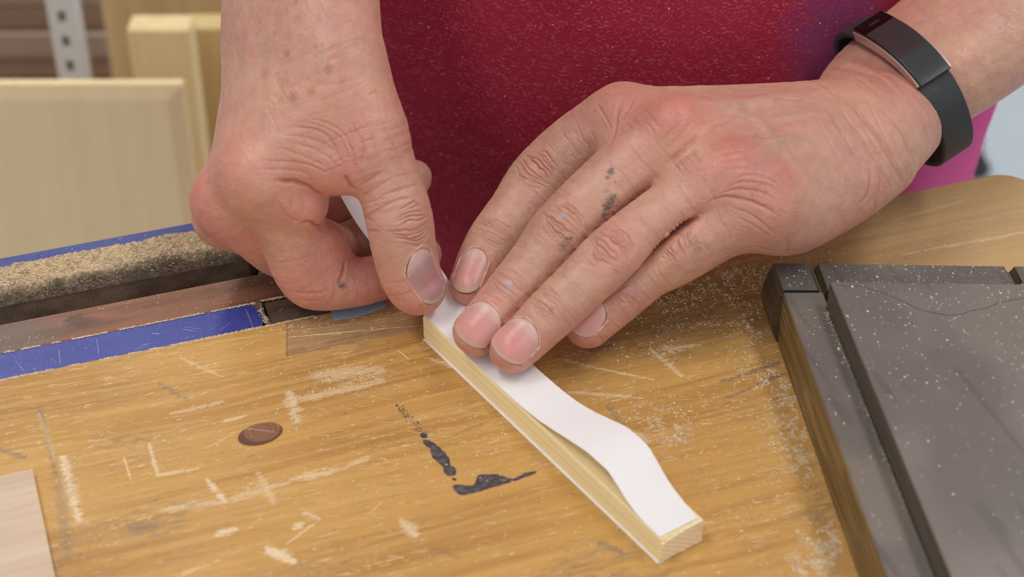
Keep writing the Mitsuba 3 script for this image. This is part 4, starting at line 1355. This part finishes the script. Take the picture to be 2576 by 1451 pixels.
def nail(H, c, nd, s0, s1, half, v, n, col, on, tone, seed):
    """a curved nail plate on the last joint of digit c, and the skin fold around it"""
    P = c['P']
    tip, t = P[-1].astype(float), unit(P[-1] - P[-4])
    nd = unit(np.asarray(nd, float) - t * float(np.dot(nd, t)))
    b_ = np.cross(t, nd)
    r = float(c['r'][-1])

    def hit(s, w):
        o = tip + t * s[:, None] + b_ * w[:, None] + nd * 16
        x = o.copy()
        for _ in range(26):
            x = x - nd * np.clip(limb(c, x), -2, 4)[:, None] * .8
        return (x - tip) @ nd
    nu, nv = 17, 26
    U, Vv = np.meshgrid(np.linspace(-1, 1, nu), np.linspace(0, 1, nv), indexing='ij')
    arc = 1 - np.sqrt(np.clip(1 - .92 * U ** 2, 0, 1))
    sb, st = s0 + 5.0 * arc, s1 - 4.6 * arc
    S = sb + (st - sb) * Vv
    W = U * half * (.93 + .07 * np.sin(Vv * 2.6))
    lim = np.minimum(S, r * .30)
    hh = hit(lim.ravel(), (W * .97).ravel()).reshape(nu, nv)
    hc = hit(lim.ravel(), np.zeros(nu * nv)).reshape(nu, nv)
    hh = np.maximum(hh, hc - .50 * half * (1 - np.sqrt(np.clip(1 - U ** 2 * .85, 0, 1))) * 2)
    ex = np.clip(S - lim, 0, 9)
    hh = hh - .060 * ex ** 2 - .17 * ex + .22 * np.sin(np.pi * np.clip(Vv, 0, 1)) * (1 - U ** 2 * .6) + .02
    topv = tip + t * S[..., None] + b_ * W[..., None] + nd * hh[..., None]
    edge = np.maximum(np.abs(U) ** 6, np.abs(2 * Vv - 1) ** 10)
    topv = topv - nd * (edge * .25)[..., None]
    botv = topv - nd * (.30 + .35 * (1 - edge))[..., None]
    V_ = np.vstack([topv.reshape(-1, 3), botv.reshape(-1, 3)])
    g_ = grid_faces(nu, nv)
    N0 = nu * nv
    rim = np.r_[np.arange(nv), np.arange(1, nu) * nv + nv - 1, (nu - 1) * nv + np.arange(nv - 2, -1, -1), np.arange(nu - 2, 0, -1) * nv]
    sd = np.stack([rim, np.roll(rim, -1), np.roll(rim, -1) + N0, rim + N0], 1)
    m = quads(V_, np.vstack([g_, g_[:, ::-1] + N0, sd]))
    m.fix_normals()
    bed, lun, free = np.array(tone), np.array([.60, .41, .365]), np.array([.55, .43, .315])
    x = meshkit.fbm(np.c_[U.ravel() * 3, Vv.ravel() * 1.2, np.full(N0, seed)], 2, seed).reshape(nu, nv)
    a1 = np.clip((.30 - Vv - .12 * U ** 2) / .16, 0, 1)[..., None]
    a2 = np.clip((Vv - (.925 - .03 * U ** 2 + .03 * (x - .5))) / .04, 0, 1)[..., None]
    pink = np.exp(-((Vv - .62) / .25) ** 2 - (U / .8) ** 2)[..., None]
    cc = bed * (1 + .22 * (x - .5))[..., None]
    cc = cc * .93 * (1 + pink * np.array([.04, -.15, -.12]))
    cc = cc * (1 - a1 * .8) + lun * a1 * .8
    cc = cc * (1 - a2 * .9) + free * a2 * .9
    side = np.clip((np.abs(U) - .88) / .12, 0, 1)[..., None] * .2
    cc = cc * (1 - side) + free * side
    cols = np.vstack([cc.reshape(-1, 3)] * 2)
    # the skin round the nail
    q = v - tip
    s, w, h = q @ t, q @ b_, q @ nd
    near = on & (h > 0) & (s > s0 - 4) & (np.abs(w) < half + 4)
    ww = np.clip(np.abs(w) / half, 0, 1.3)
    arcv = 1 - np.sqrt(np.clip(1 - .92 * np.minimum(ww, 1) ** 2, 0, 1))
    ds = s - (s0 + 5.0 * arcv)
    dl = half - np.abs(w)
    de = (s1 - 4.6 * arcv) - s
    inside = np.minimum(np.minimum(ds, dl), de)
    v, col = v.copy(), col.copy()
    k = near & (inside > .1)
    v[k] -= nd * np.clip(inside[k], 0, .55)[:, None]
    rimd = np.where((ds < dl + 2), ds, dl)
    foldz = near & (de > .8) & (inside <= .1) & (inside > -1.6)
    lift = .42 * np.exp(-((inside[foldz] + .35) / .42) ** 2)
    v[foldz] += nd * lift[:, None]
    kk = near & (de > .5) & (inside > -.75) & (inside < .12)
    rg = .6 * meshkit.noise(v[kk] * .55, seed) + .4 * meshkit.noise(v[kk] * 3.1, seed + 1)
    aa = (np.clip((rg - .38) * 2.4, 0, .7) * np.exp(-((inside[kk] + .18) / .26) ** 2))[:, None]
    col[kk] = col[kk] * (1 - aa) + np.array([.80, .66, .53]) * aa
    return m.vertices.copy(), cols, m.faces.copy(), v, col


LH['bumps'] = [(cI[0] + nI * 10, 8, 1.0), (cM[0] + nM * 10, 8.5, 1.5), (cR[0] + nR * 10, 8, .7), (cP[0] + nP * 10, 8, .5), ((cI[0] + cM[0]) / 2 + LN * 9 + LF * 3, 6, -.7), ((cM[0] + cR[0]) / 2 + LN * 9 + LF * 3, 6, -.6)]
RH['bumps'] = [(ic[0] + RN * 11, 8, .9), (mc[0] + RN * 9, 8, .8), ((ic[0] + mc[0]) / 2 + RN * 10, 5, -.8)]
LH['wrist'] = (BC, bz_, bx_, -46, -6, by_)
RH['wbend'] = 0
LH['veins'] = [([(1770, 250), (1840, 275), (1905, 300), (1960, 345), (2040, 372)], .40, 1.5), ([(1905, 300), (1990, 292), (2080, 280)], .35, 1.4), ([(1840, 330), (1900, 350), (1985, 352), (2090, 330)], .35, 1.5), ([(1960, 345), (2010, 420), (2080, 470)], .25, 1.4)]
RH['veins'] = [([(640, 330), (680, 240), (670, 150), (690, 60)], .18, 1.8), ([(590, 330), (610, 230), (615, 130), (610, 40)], .18, 1.8)]
LH['along'], LH['across'] = LF, LL
RH['along'], RH['across'] = unit(np.array([-.2, -.85, -.48])), WLr
GRIME, BLUE, SPOT = (.075, .068, .055), (.33, .38, .47), (.33, .165, .095)
BROWN = (.26, .165, .105)
jL = []
for d_, c in enumerate(L_dig[:4]):
    j = c['joints']
    jL += [(d_, j[2], 1.25, 5, .80, 1), (d_, j[4], .95, 4, .50, 1)]
jR = [(0, thumb['joints'][3] + 2, 1.45, 5, .80, 1), (2, middle['joints'][2], 1.3, 4, .3, 1)]
crL = [([(1530, 372), (1545, 340), (1552, 300), (1560, 262)], .45, .7), ([(1500, 262), (1520, 290), (1540, 330)], .2, .45), ([(1560, 300), (1590, 262), (1600, 240)], .22, .5),
       ([(1668, 417), (1700, 392), (1735, 360), (1765, 335)], .45, .8), ([(1690, 430), (1730, 395), (1770, 372)], .2, .5), ([(1760, 350), (1800, 318), (1840, 300)], .2, .6),
       ([(1776, 513), (1823, 495), (1869, 501), (1925, 522), (1960, 545)], .42, .6), ([(1800, 500), (1850, 476), (1905, 480), (1950, 505)], .28, .45), ([(1820, 480), (1870, 458), (1930, 465), (1968, 495)], .25, .4),
       ([(1840, 455), (1880, 440), (1930, 446), (1975, 480)], .2, .4), ([(1830, 520), (1880, 535), (1930, 570), (1955, 592)], .22, .4), ([(1850, 545), (1900, 570), (1940, 600)], .16, .4),
       ([(2071, 262), (2110, 320), (2150, 390), (2172, 444)], .22, .7), ([(2145, 250), (2175, 320), (2210, 390), (2225, 440)], .22, .7), ([(2100, 250), (2150, 330), (2190, 410), (2200, 450)], .14, .5),
       ([(2170, 240), (2215, 320), (2250, 400)], .16, .6), ([(2040, 280), (2090, 360), (2130, 440)], .14, .5), ([(2155, 520), (2185, 480), (2190, 440), (2180, 400)], .35, .8), ([(2200, 500), (2215, 460), (2210, 420)], .25, .7),
       ([(2175, 560), (2200, 520), (2206, 470)], .2, .5), ([(1940, 245), (2000, 250), (2060, 262)], .14, .5), ([(1960, 262), (2030, 270), (2080, 290)], .12, .45), ([(1900, 618), (1950, 632), (2010, 625)], .3, .7), ([(1980, 600), (1985, 620), (1975, 640)], .3, .6),
       ([(1720, 300), (1690, 330), (1660, 365)], .14, .5), ([(1750, 300), (1712, 340), (1680, 380)], .13, .5), ([(1790, 400), (1840, 385), (1900, 380)], .13, .5), ([(1800, 415), (1850, 405), (1905, 400)], .13, .45), ([(1810, 432), (1860, 425), (1900, 425)], .12, .45)]
crR = [([(690, 455), (742, 458), (770, 466), (792, 480), (815, 496)], .75, .75), ([(751, 566), (780, 560), (797, 569), (815, 566)], .7, .6), ([(800, 570), (812, 580), (820, 575)], .4, .5),
       ([(869, 650), (866, 680), (858, 702), (847, 723)], .5, .6), ([(711, 320), (770, 322), (819, 338), (847, 382), (868, 430)], .20, .55), ([(720, 357), (773, 370), (813, 388), (850, 420)], .18, .5),
       ([(680, 366), (760, 392), (830, 425)], .15, .45), ([(866, 345), (888, 388), (893, 440)], .24, .55), ([(903, 330), (912, 380), (905, 420)], .3, .55), ([(880, 300), (905, 350), (925, 400)], .2, .5),
       ([(648, 404), (740, 408), (835, 440)], .2, .45), ([(640, 425), (720, 428), (790, 440)], .16, .45), ([(700, 340), (780, 348), (840, 380), (862, 425)], .14, .45), ([(740, 308), (810, 318), (860, 355), (882, 420)], .13, .45),
       ([(930, 330), (945, 380), (955, 420)], .16, .5), ([(780, 300), (850, 325), (885, 370)], .15, .5), ([(960, 300), (990, 360), (1010, 400)], .12, .5), ([(870, 440), (880, 465), (892, 480)], .6, .7),
       ([(905, 470), (935, 450), (965, 430)], .2, .5), ([(905, 500), (950, 470), (1000, 440)], .2, .5), ([(910, 548), (930, 552), (945, 560)], .4, .5), ([(922, 584), (940, 580), (960, 584)], .4, .5),
       ([(945, 500), (1000, 478), (1060, 462)], .26, .5), ([(912, 549), (947, 530), (1009, 502), (1060, 494)], .3, .5), ([(700, 500), (720, 540), (760, 560)], .16, .5), ([(740, 480), (760, 500), (765, 540)], .14, .45),
       ([(740, 735), (790, 738), (830, 730)], .2, .5), ([(735, 750), (780, 757), (820, 752)], .16, .5), ([(720, 470), (735, 500), (730, 540)], .12, .4)]
spL = [((1536, 432), 1.3, GRIME, .8, .5), ((1528, 446), .7, GRIME, .75, .6), ((1549, 457), .45, GRIME, .8, .4), ((1540, 500), 1.7, GRIME, .7, .6), ((1530, 520), 2.0, GRIME, .8, .7), ((1522, 540), 1.5, GRIME, .7, .7), ((1528, 480), 1.1, BROWN, .5, .8),
       ((1424, 607), 1.7, GRIME, .5, .9), ((1414, 618), 1.2, GRIME, .55, .9), ((1434, 600), .8, GRIME, .5, .9), ((1416, 541), 1.0, BLUE, .8, .3), ((1283, 713), .8, BLUE, .85, .6), ((1279, 728), .6, BLUE, .6, .7),
       ((1745, 610), 2.2, BROWN, .5, .7), ((1755, 628), 1.6, BROWN, .45, .7), ((1592, 726), .6, BLUE, .6, .3), ((1246, 762), 1.9, (.62, .17, .15), .6, .3), ((1596, 745), 1.3, (.40, .18, .12), .45, .6), ((1388, 775), .8, (.36, .16, .11), .55, .7), ((1283, 760), .7, BROWN, .4, .7),
       ((1508, 345), 1.8, (.55, .25, .27), .4, .5), ((1865, 265), 2.4, BROWN, .22, .5), ((1900, 345), 2.0, BROWN, .30, .5), ((1960, 350), 1.8, SPOT, .18, .6), ((2265, 235), 2.2, (.50, .24, .13), .30, .5), ((2105, 165), 2.5, SPOT, .2, .6)]
spR = [((722, 135), 1.3, SPOT, .65, .3), ((692, 85), .9, SPOT, .35, .4), ((725, 80), 1.3, (.55, .22, .17), .5, .6), ((646, 86), .8, SPOT, .35, .4), ((827, 172), 1.9, SPOT, .6, .4), ((843, 147), 1.2, (.62, .20, .19), .6, .3), ((738, 246), 2.0, SPOT, .75, .4), ((782, 231), 1.6, SPOT, .5, .5),
       ((665, 186), 1.6, SPOT, .35, .5), ((698, 185), .8, SPOT, .45, .4), ((704, 198), 1.0, SPOT, .3, .5), ((795, 116), .8, SPOT, .45, .4), ((812, 113), .9, SPOT, .4, .5), ((745, 2), 1.6, SPOT, .6, .3), ((895, 232), 1.2, SPOT, .35, .5), ((757, 88), .9, SPOT, .25, .5), ((620, 200), 1.3, (.55, .28, .13), .3, .4),
       ((775, 195), 1.0, SPOT, .28, .5), ((860, 205), 1.0, SPOT, .2, .6), ((650, 60), 1.0, SPOT, .2, .5), ((860, 718), 1.25, (.07, .06, .06), .85, .35), ((990, 431), 1.6, (.55, .26, .27), .3, .5), ((525, 455), 1.2, SPOT, .25, .6), ((800, 40), 1.0, SPOT, .22, .5)]


def at_joint(c, i, off=0.0):
    k = int(np.argmin(np.abs(c['s'] - c['joints'][i])))
    return c['P'][k].astype(float)


rdL = [(cI[0] + nI * 9, 11, .75), (cM[0] + nM * 9, 13, .95), (cR[0] + nR * 9, 12, .8), (cP[0] + nP * 9, 12, .8)]
for c, nn in zip(L_dig[:4], (nI, nM, nR, nP)):
    rdL += [(at_joint(c, 2) + nn * 8, 7, .35), (c['P'][-1].astype(float), 12, .55)]
rdL += [(mmz(2080, 590, 25), 20, .5), (mmz(2250, 200, 60), 22, .25)]
rdR = [(ic[0] + RN * 10, 14, .65), (mc[0] + RN * 9, 13, .8), (mmz(800, 480, 50), 14, .7), (mmz(820, 640, 22), 14, .75), (thumb['P'][-1].astype(float), 14, .6), (ic[2], 15, .75), (mmz(930, 720, 9), 18, .55), (mmz(860, 455, 60), 9, .7), (mc[1], 16, .6), (mmz(900, 330, 70), 22, .3)]

nailsL = [(0, unit([-.25, -.52, .82]), -9.4, 6.8, 5.1, (.62, .335, .285)), (1, unit([-.12, -.62, .78]), -8.2, 6.3, 6.8, (.62, .31, .275)), (2, unit([-.10, -.62, .78]), -8.2, 6.2, 6.7, (.63, .30, .27)), (3, unit([-.30, -.62, .72]), -7.2, 6.0, 5.7, (.64, .345, .30))]
nailsR = [(0, unit([.46, -.50, .74]), -8.8, 8.2, 5.5, (.45, .265, .255))]
Lmesh = finish_hand(Lv, Lf, LH, jL, lambda v: v[:, 0] < 205, crL, spL, 100, rdL, nailsL)
Rmesh = finish_hand(Rv, Rf, RH, jR, lambda v: v[:, 2] < 118, crR, spR, 200, rdR, nailsR)

# upper arms and the body under the shirt, coarse
EL, ER = np.array([318., 195, 158]), np.array([-92., 165, 180])
EL, ER = W2 + FA * 250, WRR + FR * 250
SHL, SHR = np.array([270., 235, 455]), np.array([-145., 235, 465])
body_core = [(sample([W2 + FA * 105, W2 + FA * 180, EL], [35.5, 42, 42], by_, [.84, .92, .95]), 10), (sample([EL, (EL + SHL) / 2, SHL], [43, 50, 58], [0, -1, 0]), 14),
             (sample([WRR + FR * 105, WRR + FR * 180, ER], [35, 42, 42], nRa, [.84, .92, .95]), 10), (sample([ER, (ER + SHR) / 2, SHR], [43, 50, 58], [0, -1, 0]), 14),
             (sample([SHL, np.array([62., 250, 500]), SHR], [60, 70, 60], [0, -1, 0]), 30), (sample([[62., 255, 480], [62., 320, 150], [62., 370, -150], [62, 375, -330]], [110, 120, 120, 130], [0, -1, 0], .75), 40),
             (sample([[62., 240, 500], [62., 215, 600]], [58, 54], [0, -1, 0]), 30)]
BH = dict(core=body_core, digits=[], k=5)
Bv, Bf = mesh_sdf(lambda X: hand_sdf(BH, X), (-230, 0, -480), (400, 500, 680), 7.0, coarse=3)
Bc = np.tile(SKIN, (len(Bv), 1))
vs, fs, cs, off = [], [], [], 0
for v_, f_, c_ in ((Lmesh[0], Lmesh[1], Lmesh[2]), (Rmesh[0], Rmesh[1], Rmesh[2]), (Bv, Bf, Bc)):
    used = np.zeros(len(v_), bool)
    used[f_.ravel()] = True
    re = np.cumsum(used) - 1
    vs.append(v_[used])
    cs.append(c_[used])
    fs.append(re[f_] + off)
    off += used.sum()
body_v, body_f, body_c = np.vstack(vs) / 1000, np.vstack(fs), np.vstack(cs)


def skin_bump(p, n, uv):
    X, Y, Z = p.x * 1000, p.y * 1000, p.z * 1000
    a, b_, c = N(X * 1.9, Y * 1.9, Z * 1.9), N(X * 3.7 + 9, Y * 3.7, Z * 3.7), N(X * .8 + Y * 1.1, Y * .5 - Z * 1.2, X * .6 + Z)
    return .5 * a + .35 * b_ + .3 * c


mat('m_skin', {'type': 'bumpmap', 'arbitrary': mikit.proc(skin_bump, 8e-5), 'scale': 0.00016,
               'bsdf': {'type': 'principled', 'base_color': {'type': 'mesh_attribute', 'name': 'vertex_color'}, 'roughness': .41, 'specular': .5, 'sheen': .12}})
mat('m_nail', {'type': 'principled', 'base_color': {'type': 'mesh_attribute', 'name': 'vertex_color'}, 'roughness': .33, 'specular': .45})
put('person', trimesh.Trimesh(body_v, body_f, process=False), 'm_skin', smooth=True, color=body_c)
tag('person', 'person in a crimson T-shirt pressing white paper onto a pine strip with both hands', 'person')
for i, (nv_, nf_, nc_) in enumerate(Lmesh[3] + Rmesh[3]):
    put(numbered('person__fingernail', i), trimesh.Trimesh(nv_ / 1000, nf_, process=False), 'm_nail', smooth=True, color=np.clip(nc_, 0, 1))
tag('person__fingernail_004', 'thumbnail, purplish and shiny')

# ------------------------------------------------------------------ T-shirt
SH_core = [(sample([[62., 262, 500], [62., 262, 330], [60., 246, 160], [60., 228, 60], [60., 226, 5], [60, 250, -60], [60, 285, -180], [60, 285, -330]], [120, 152, 160, 163, 167, 170, 176, 180], [0, -1, 0], [.72, .80, .84, .84, .83, .80, .77, .76], per=6), 30),
           (sample([SHL, SHL * .62 + EL * .38], [72, 74], [0, -1, 0]), 35), (sample([SHR, SHR * .62 + ER * .38], [72, 74], [0, -1, 0]), 35)]
SHh = dict(core=SH_core, digits=[], k=5)
Sv, Sf = mesh_sdf(lambda X: hand_sdf(SHh, X), (-290, 0, -520), (430, 480, 640), 5.0, coarse=3)
Sv = smooth(Sv, Sf, 12)
sn = vnormals(Sv, Sf)
fold = 5 * (meshkit.fbm(np.c_[Sv[:, 0] * .012 + Sv[:, 2] * .004, Sv[:, 1] * .01, Sv[:, 2] * .006], 3, 8) - .5)
Sv = Sv + sn * fold[:, None]


def shirt_color(p, n, uv):
    X, Y, Z = p.x * 1000, p.y * 1000, p.z * 1000
    c = MIX((.38, .027, .056), (.26, .014, .028), FB(X / 40, Y / 40, Z / 40, 3))
    fz = N(X * 1.3, Y * 1.3, Z * 1.3)
    c = MIX(c, (.52, .14, .18), .45 * SS(.5, .9, fz) * (.4 + N(X / 5, Y / 5, Z / 5)))
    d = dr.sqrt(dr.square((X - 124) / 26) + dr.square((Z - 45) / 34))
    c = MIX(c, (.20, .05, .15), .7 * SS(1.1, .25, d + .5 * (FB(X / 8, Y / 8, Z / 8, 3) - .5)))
    return MIX(c, (.62, .105, .30), SS(150, 185, X) * .8)  # daylight on the shirt's right side, painted in as a brighter pink


def shirt_bump(p, n, uv):
    X, Y, Z = p.x * 1000, p.y * 1000, p.z * 1000
    return .6 * N(X * 1.5, Y * 1.5, Z * 1.5) + .4 * N(X * 3, Y * 3, Z * 3)


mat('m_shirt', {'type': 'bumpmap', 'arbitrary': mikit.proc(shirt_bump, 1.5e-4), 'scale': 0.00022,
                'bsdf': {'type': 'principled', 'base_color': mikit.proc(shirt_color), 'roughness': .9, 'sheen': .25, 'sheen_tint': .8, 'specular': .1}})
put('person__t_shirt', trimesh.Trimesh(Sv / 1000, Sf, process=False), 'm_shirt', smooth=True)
tag('person__t_shirt', 'crimson T-shirt with a purple patch, specked with sawdust')
# trousers and shoes, below the bench
TR = dict(core=[(sample([[60., 290, -400], [60., 292, -500]], [150, 150], [0, -1, 0], .74), 30)] + [(sample([[60. + dx * .8, 292, -470], [60. + dx, 290, -640], [60. + dx * 1.15, 300, -850]], [88, 76, 62], [0, -1, 0], .95), 24) for dx in (-85, 85)], digits=[], k=5)
Tv, Tf = mesh_sdf(lambda X: hand_sdf(TR, X), (-170, 80, -900), (290, 480, -300), 7.0, coarse=3)
Tv[:, 2] = np.maximum(Tv[:, 2], -856)
rough('m_denim', (.045, .06, .10), .9)
rough('m_shoe', (.03, .022, .018), .6)
put('person__trousers', trimesh.Trimesh(Tv / 1000, Tf, process=False), 'm_denim', smooth=True)
tag('person__trousers', 'dark blue trousers')
for i, dx in enumerate((-98, 98)):
    Q = dict(core=[(sample([[60. + dx, 330, -842], [60. + dx, 250, -845], [60. + dx * 1.1, 165, -850]], [38, 42, 36], [0, 0, 1], [.9, .8, .62]), 10)], digits=[], k=5)
    sv_, sf_ = mesh_sdf(lambda X: hand_sdf(Q, X), (60 + dx - 90, 90, -900), (60 + dx + 90, 410, -760), 5.0, coarse=3)
    sv_[:, 2] = np.maximum(sv_[:, 2], -878.5)
    put(numbered('person__shoe', i), trimesh.Trimesh(sv_ / 1000, sf_, process=False), 'm_shoe', smooth=40)
# sawdust on the shirt
ff = Sf[(Sv[Sf].mean(1)[:, 1] < 235) & (sn[Sf].mean(1)[:, 1] < -.15)]
tri = Sv[ff]
area = .5 * np.linalg.norm(np.cross(tri[:, 1] - tri[:, 0], tri[:, 2] - tri[:, 0]), axis=1)
gs = np.random.default_rng(41)
cen_ = tri.mean(1)
wgt = area * (meshkit.noise(cen_ * .06, 4) ** 2 + .12) * (cen_[:, 2] > -130) * (cen_[:, 2] < 200)
ii = gs.choice(len(ff), 5200, p=wgt / wgt.sum())
ba = gs.dirichlet([1, 1, 1], 5200)
Pp = (tri[ii] * ba[..., None]).sum(1)
nn_ = sn[ff[ii]].mean(1)
nn_ /= np.linalg.norm(nn_, axis=1, keepdims=True)
clus = Pp[:26]
ci = gs.integers(0, 26, 240)
Pc = clus[ci] + gs.normal(0, 2.0, (240, 3)) * [1, .15, 1]
Pp, nn_ = np.vstack([Pp, Pc]), np.vstack([nn_, nn_[:26][ci]])
for _ in range(2):
    d_ = hand_sdf(SHh, Pp)
tq_ = cKDTree(Sv)
_, q_ = tq_.query(Pp)
Pp = Pp - nn_ * ((Pp - Sv[q_]) * sn[q_]).sum(1)[:, None] + nn_ * .12
sz = gs.uniform(.06, .22, len(Pp)) * np.where(gs.random(len(Pp)) > .93, 2.2, 1)
rough('m_shirt_dust', (.70, .56, .45), .9)
put('person__t_shirt__sawdust', flakes(Pp / 1000, sz / 1000, gs, flat=.5, stretch=2.2, normal=nn_), 'm_shirt_dust')
tag('person__t_shirt__sawdust', 'pale sawdust flecks', kind='stuff')

# ------------------------------------------------------------------ fitness band on the wrist
RA, RB = 31.0, 22.6


def band_pt(th, off=0.0):
    e = 2.35
    c, s = np.cos(th), np.sin(th)
    x = RA * np.sign(c) * np.abs(c) ** (2 / e)
    y = RB * np.sign(s) * np.abs(s) ** (2 / e)
    y = np.where(s < 0, y * 1.08 - 1.2 * np.abs(s), y)
    return x, y


def band_loop(n=400):
    th = np.linspace(0, 2 * np.pi, n, endpoint=False) + np.pi / 2
    x, y = band_pt(th)
    P = np.c_[x, y]
    d = np.roll(P, -1, 0) - np.roll(P, 1, 0)
    d /= np.linalg.norm(d, axis=1, keepdims=True)
    nrm = np.c_[d[:, 1], -d[:, 0]]
    s = np.r_[0, np.cumsum(np.linalg.norm(np.diff(P, axis=0), axis=1))]
    return P, d, nrm, s, s[-1] + np.linalg.norm(P[0] - P[-1])


BP, BD, BN, BS, BLEN = band_loop()


def sweep_band(s0, s1, section, n=90, lift=None):
    """sweeps a closed section (height above the wrist curve, position along the arm) from arc s0 to s1 (mm from the top of the wrist)"""
    ss = np.linspace(s0, s1, n) % BLEN
    ext = np.r_[BS, BLEN]
    ip = lambda a: np.c_[np.interp(ss, ext, np.r_[a[:, 0], a[0, 0]]), np.interp(ss, ext, np.r_[a[:, 1], a[0, 1]])]
    P, Nn = ip(BP), ip(BN)
    Nn /= np.linalg.norm(Nn, axis=1, keepdims=True)
    sec = np.asarray(section, float)
    lf = np.zeros(n) if lift is None else lift(np.linspace(0, 1, n))
    P2 = P[:, None] + Nn[:, None] * (sec[None, :, :1] + lf[:, None, None])
    V_ = BC + P2[..., :1] * bx_ + P2[..., 1:] * by_ + sec[None, :, 1:] * bz_
    k = len(sec)
    fcs = grid_faces(n, k, True)
    capc = Polygon(sec)
    tv, tf = trimesh.creation.triangulate_polygon(capc, engine='earcut')
    m = quads(V_.reshape(-1, 3), fcs)
    # caps as fans round the section's centre
    c0, c1 = len(m.vertices), len(m.vertices) + 1
    vv_ = np.vstack([m.vertices, V_[0].mean(0), V_[-1].mean(0)])
    cap = [[j, (j + 1) % k, c0] for j in range(k)] + [[(n - 1) * k + (j + 1) % k, (n - 1) * k + j, c1] for j in range(k)]
    m = trimesh.Trimesh(vv_ / 1000, np.vstack([m.faces, cap]), process=False)
    m.fix_normals()
    return m


def rsec(h0, h1, w, r):
    """rounded rectangular section"""
    P = Polygon([(h0, -w / 2), (h1, -w / 2), (h1, w / 2), (h0, w / 2)]).buffer(-r).buffer(r, quad_segs=4)
    return list(P.exterior.coords)[:-1]


rough('m_rubber', (.030, .031, .032), .55)


def strap_bump(p, n, uv):
    q = [(p.x * 1000 - BC[0]), (p.y * 1000 - BC[1]), (p.z * 1000 - BC[2])]
    a = q[0] * bx_[0] + q[1] * bx_[1] + q[2] * bx_[2]
    h_ = q[0] * by_[0] + q[1] * by_[1] + q[2] * by_[2]
    c = q[0] * bz_[0] + q[1] * bz_[1] + q[2] * bz_[2]
    t = a * .8 - h_ * .6
    return (.5 + .5 * dr.sin((t + dr.abs(c) * 1.1) * 5.2)) * SS(8, 14, a) * SS(33, 26, t)


mat('m_strap', {'type': 'bumpmap', 'arbitrary': mikit.proc(strap_bump, 1e-4), 'scale': 0.00008, 'bsdf': {'type': 'principled', 'base_color': {'type': 'rgb', 'value': [.030, .032, .033]}, 'roughness': .5, 'specular': .45}})
rough('m_case', (.012, .012, .013), .35)
rough('m_screen', (.030, .031, .033), .16, specular=.6, clearcoat=.5, clearcoat_gloss=.9)
rough('m_screen_end', (.004, .003, .004), .10, specular=.25)
rough('m_rose_metal', (.60, .47, .41), .36, metallic=.7)
rough('m_print', (.055, .048, .055), .5)
CASE0, CASE1 = -8.0, 28.5
# positive arc runs towards the thumb side or the little finger side, whichever way the loop turns
sgn = 1 if BP[5, 0] > 0 else -1


def arc(a, b):
    return (a, b) if sgn > 0 else (-b, -a)


put('fitness_band__case', sweep_band(*arc(CASE0, CASE1), rsec(.3, 5.1, 13.4, .9), 40), 'm_case', smooth=35)
put('fitness_band__screen', sweep_band(*arc(CASE0 + 8.3, CASE1 - .2), rsec(4.9, 5.65, 12.4, .3), 36), 'm_screen', smooth=35)
put('fitness_band__screen_end', sweep_band(*arc(CASE0 + .2, CASE0 + 8.25), rsec(4.9, 5.64, 12.4, .3), 14), 'm_screen_end', smooth=35)
for i, zc_ in enumerate((-6.75, 6.75)):
    sec = [(h_, zc_ + z_) for h_, z_ in ((.7, -.35), (4.2, -.35), (4.6, -.05), (4.6, .35), (.7, .35))]
    put(numbered('fitness_band__metal_edge', i), sweep_band(*arc(CASE0 + .2, CASE1 - .4), sec, 30), 'm_rose_metal', smooth=35)
put('fitness_band__strap', sweep_band(*arc(CASE1, BLEN / 2 + 4), rsec(.25, 2.6, 13.2, .9), 90, lambda t: 1.7 * (1 - np.clip(t * 6, 0, 1)) * 1.0), 'm_strap', smooth=35)
put('fitness_band__strap_001', sweep_band(*arc(-BLEN / 2 + 4.5, CASE0), rsec(.25, 2.6, 13.2, .9), 90, lambda t: 1.7 * np.clip(t * 6 - 5, 0, 1)), 'm_strap', smooth=35)
# the small dim lettering on the end of the screen
txt = meshkit.text_mesh('fitbit', 1.55, .05)
tv = txt.vertices - np.r_[(txt.vertices.min(0) + txt.vertices.max(0))[:2] / 2, 0]
ma = (CASE0 + 4.6) * sgn
ext = np.r_[BS, BLEN]
mid_i = ma % BLEN
mp = np.array([np.interp(mid_i, ext, np.r_[BP[:, k], BP[0, k]]) for k in (0, 1)])
mn = unit(np.array([np.interp(mid_i, ext, np.r_[BN[:, k], BN[0, k]]) for k in (0, 1)]))
O3 = BC + (mp[0] + mn[0] * 5.62) * bx_ + (mp[1] + mn[1] * 5.62) * by_
n3 = mn[0] * bx_ + mn[1] * by_
xdir = bz_                                   # the lettering runs along the arm
ydir = np.cross(n3, xdir)
put('fitness_band__lettering', trimesh.Trimesh((O3 + tv[:, :1] * xdir + tv[:, 1:2] * ydir + tv[:, 2:] * n3) / 1000, txt.faces), 'm_print')
tag('fitness_band', 'black fitness band with dark screen and rose metal edge on the wrist', 'fitness band')
tag('fitness_band__metal_edge', 'rose coloured metal edge')
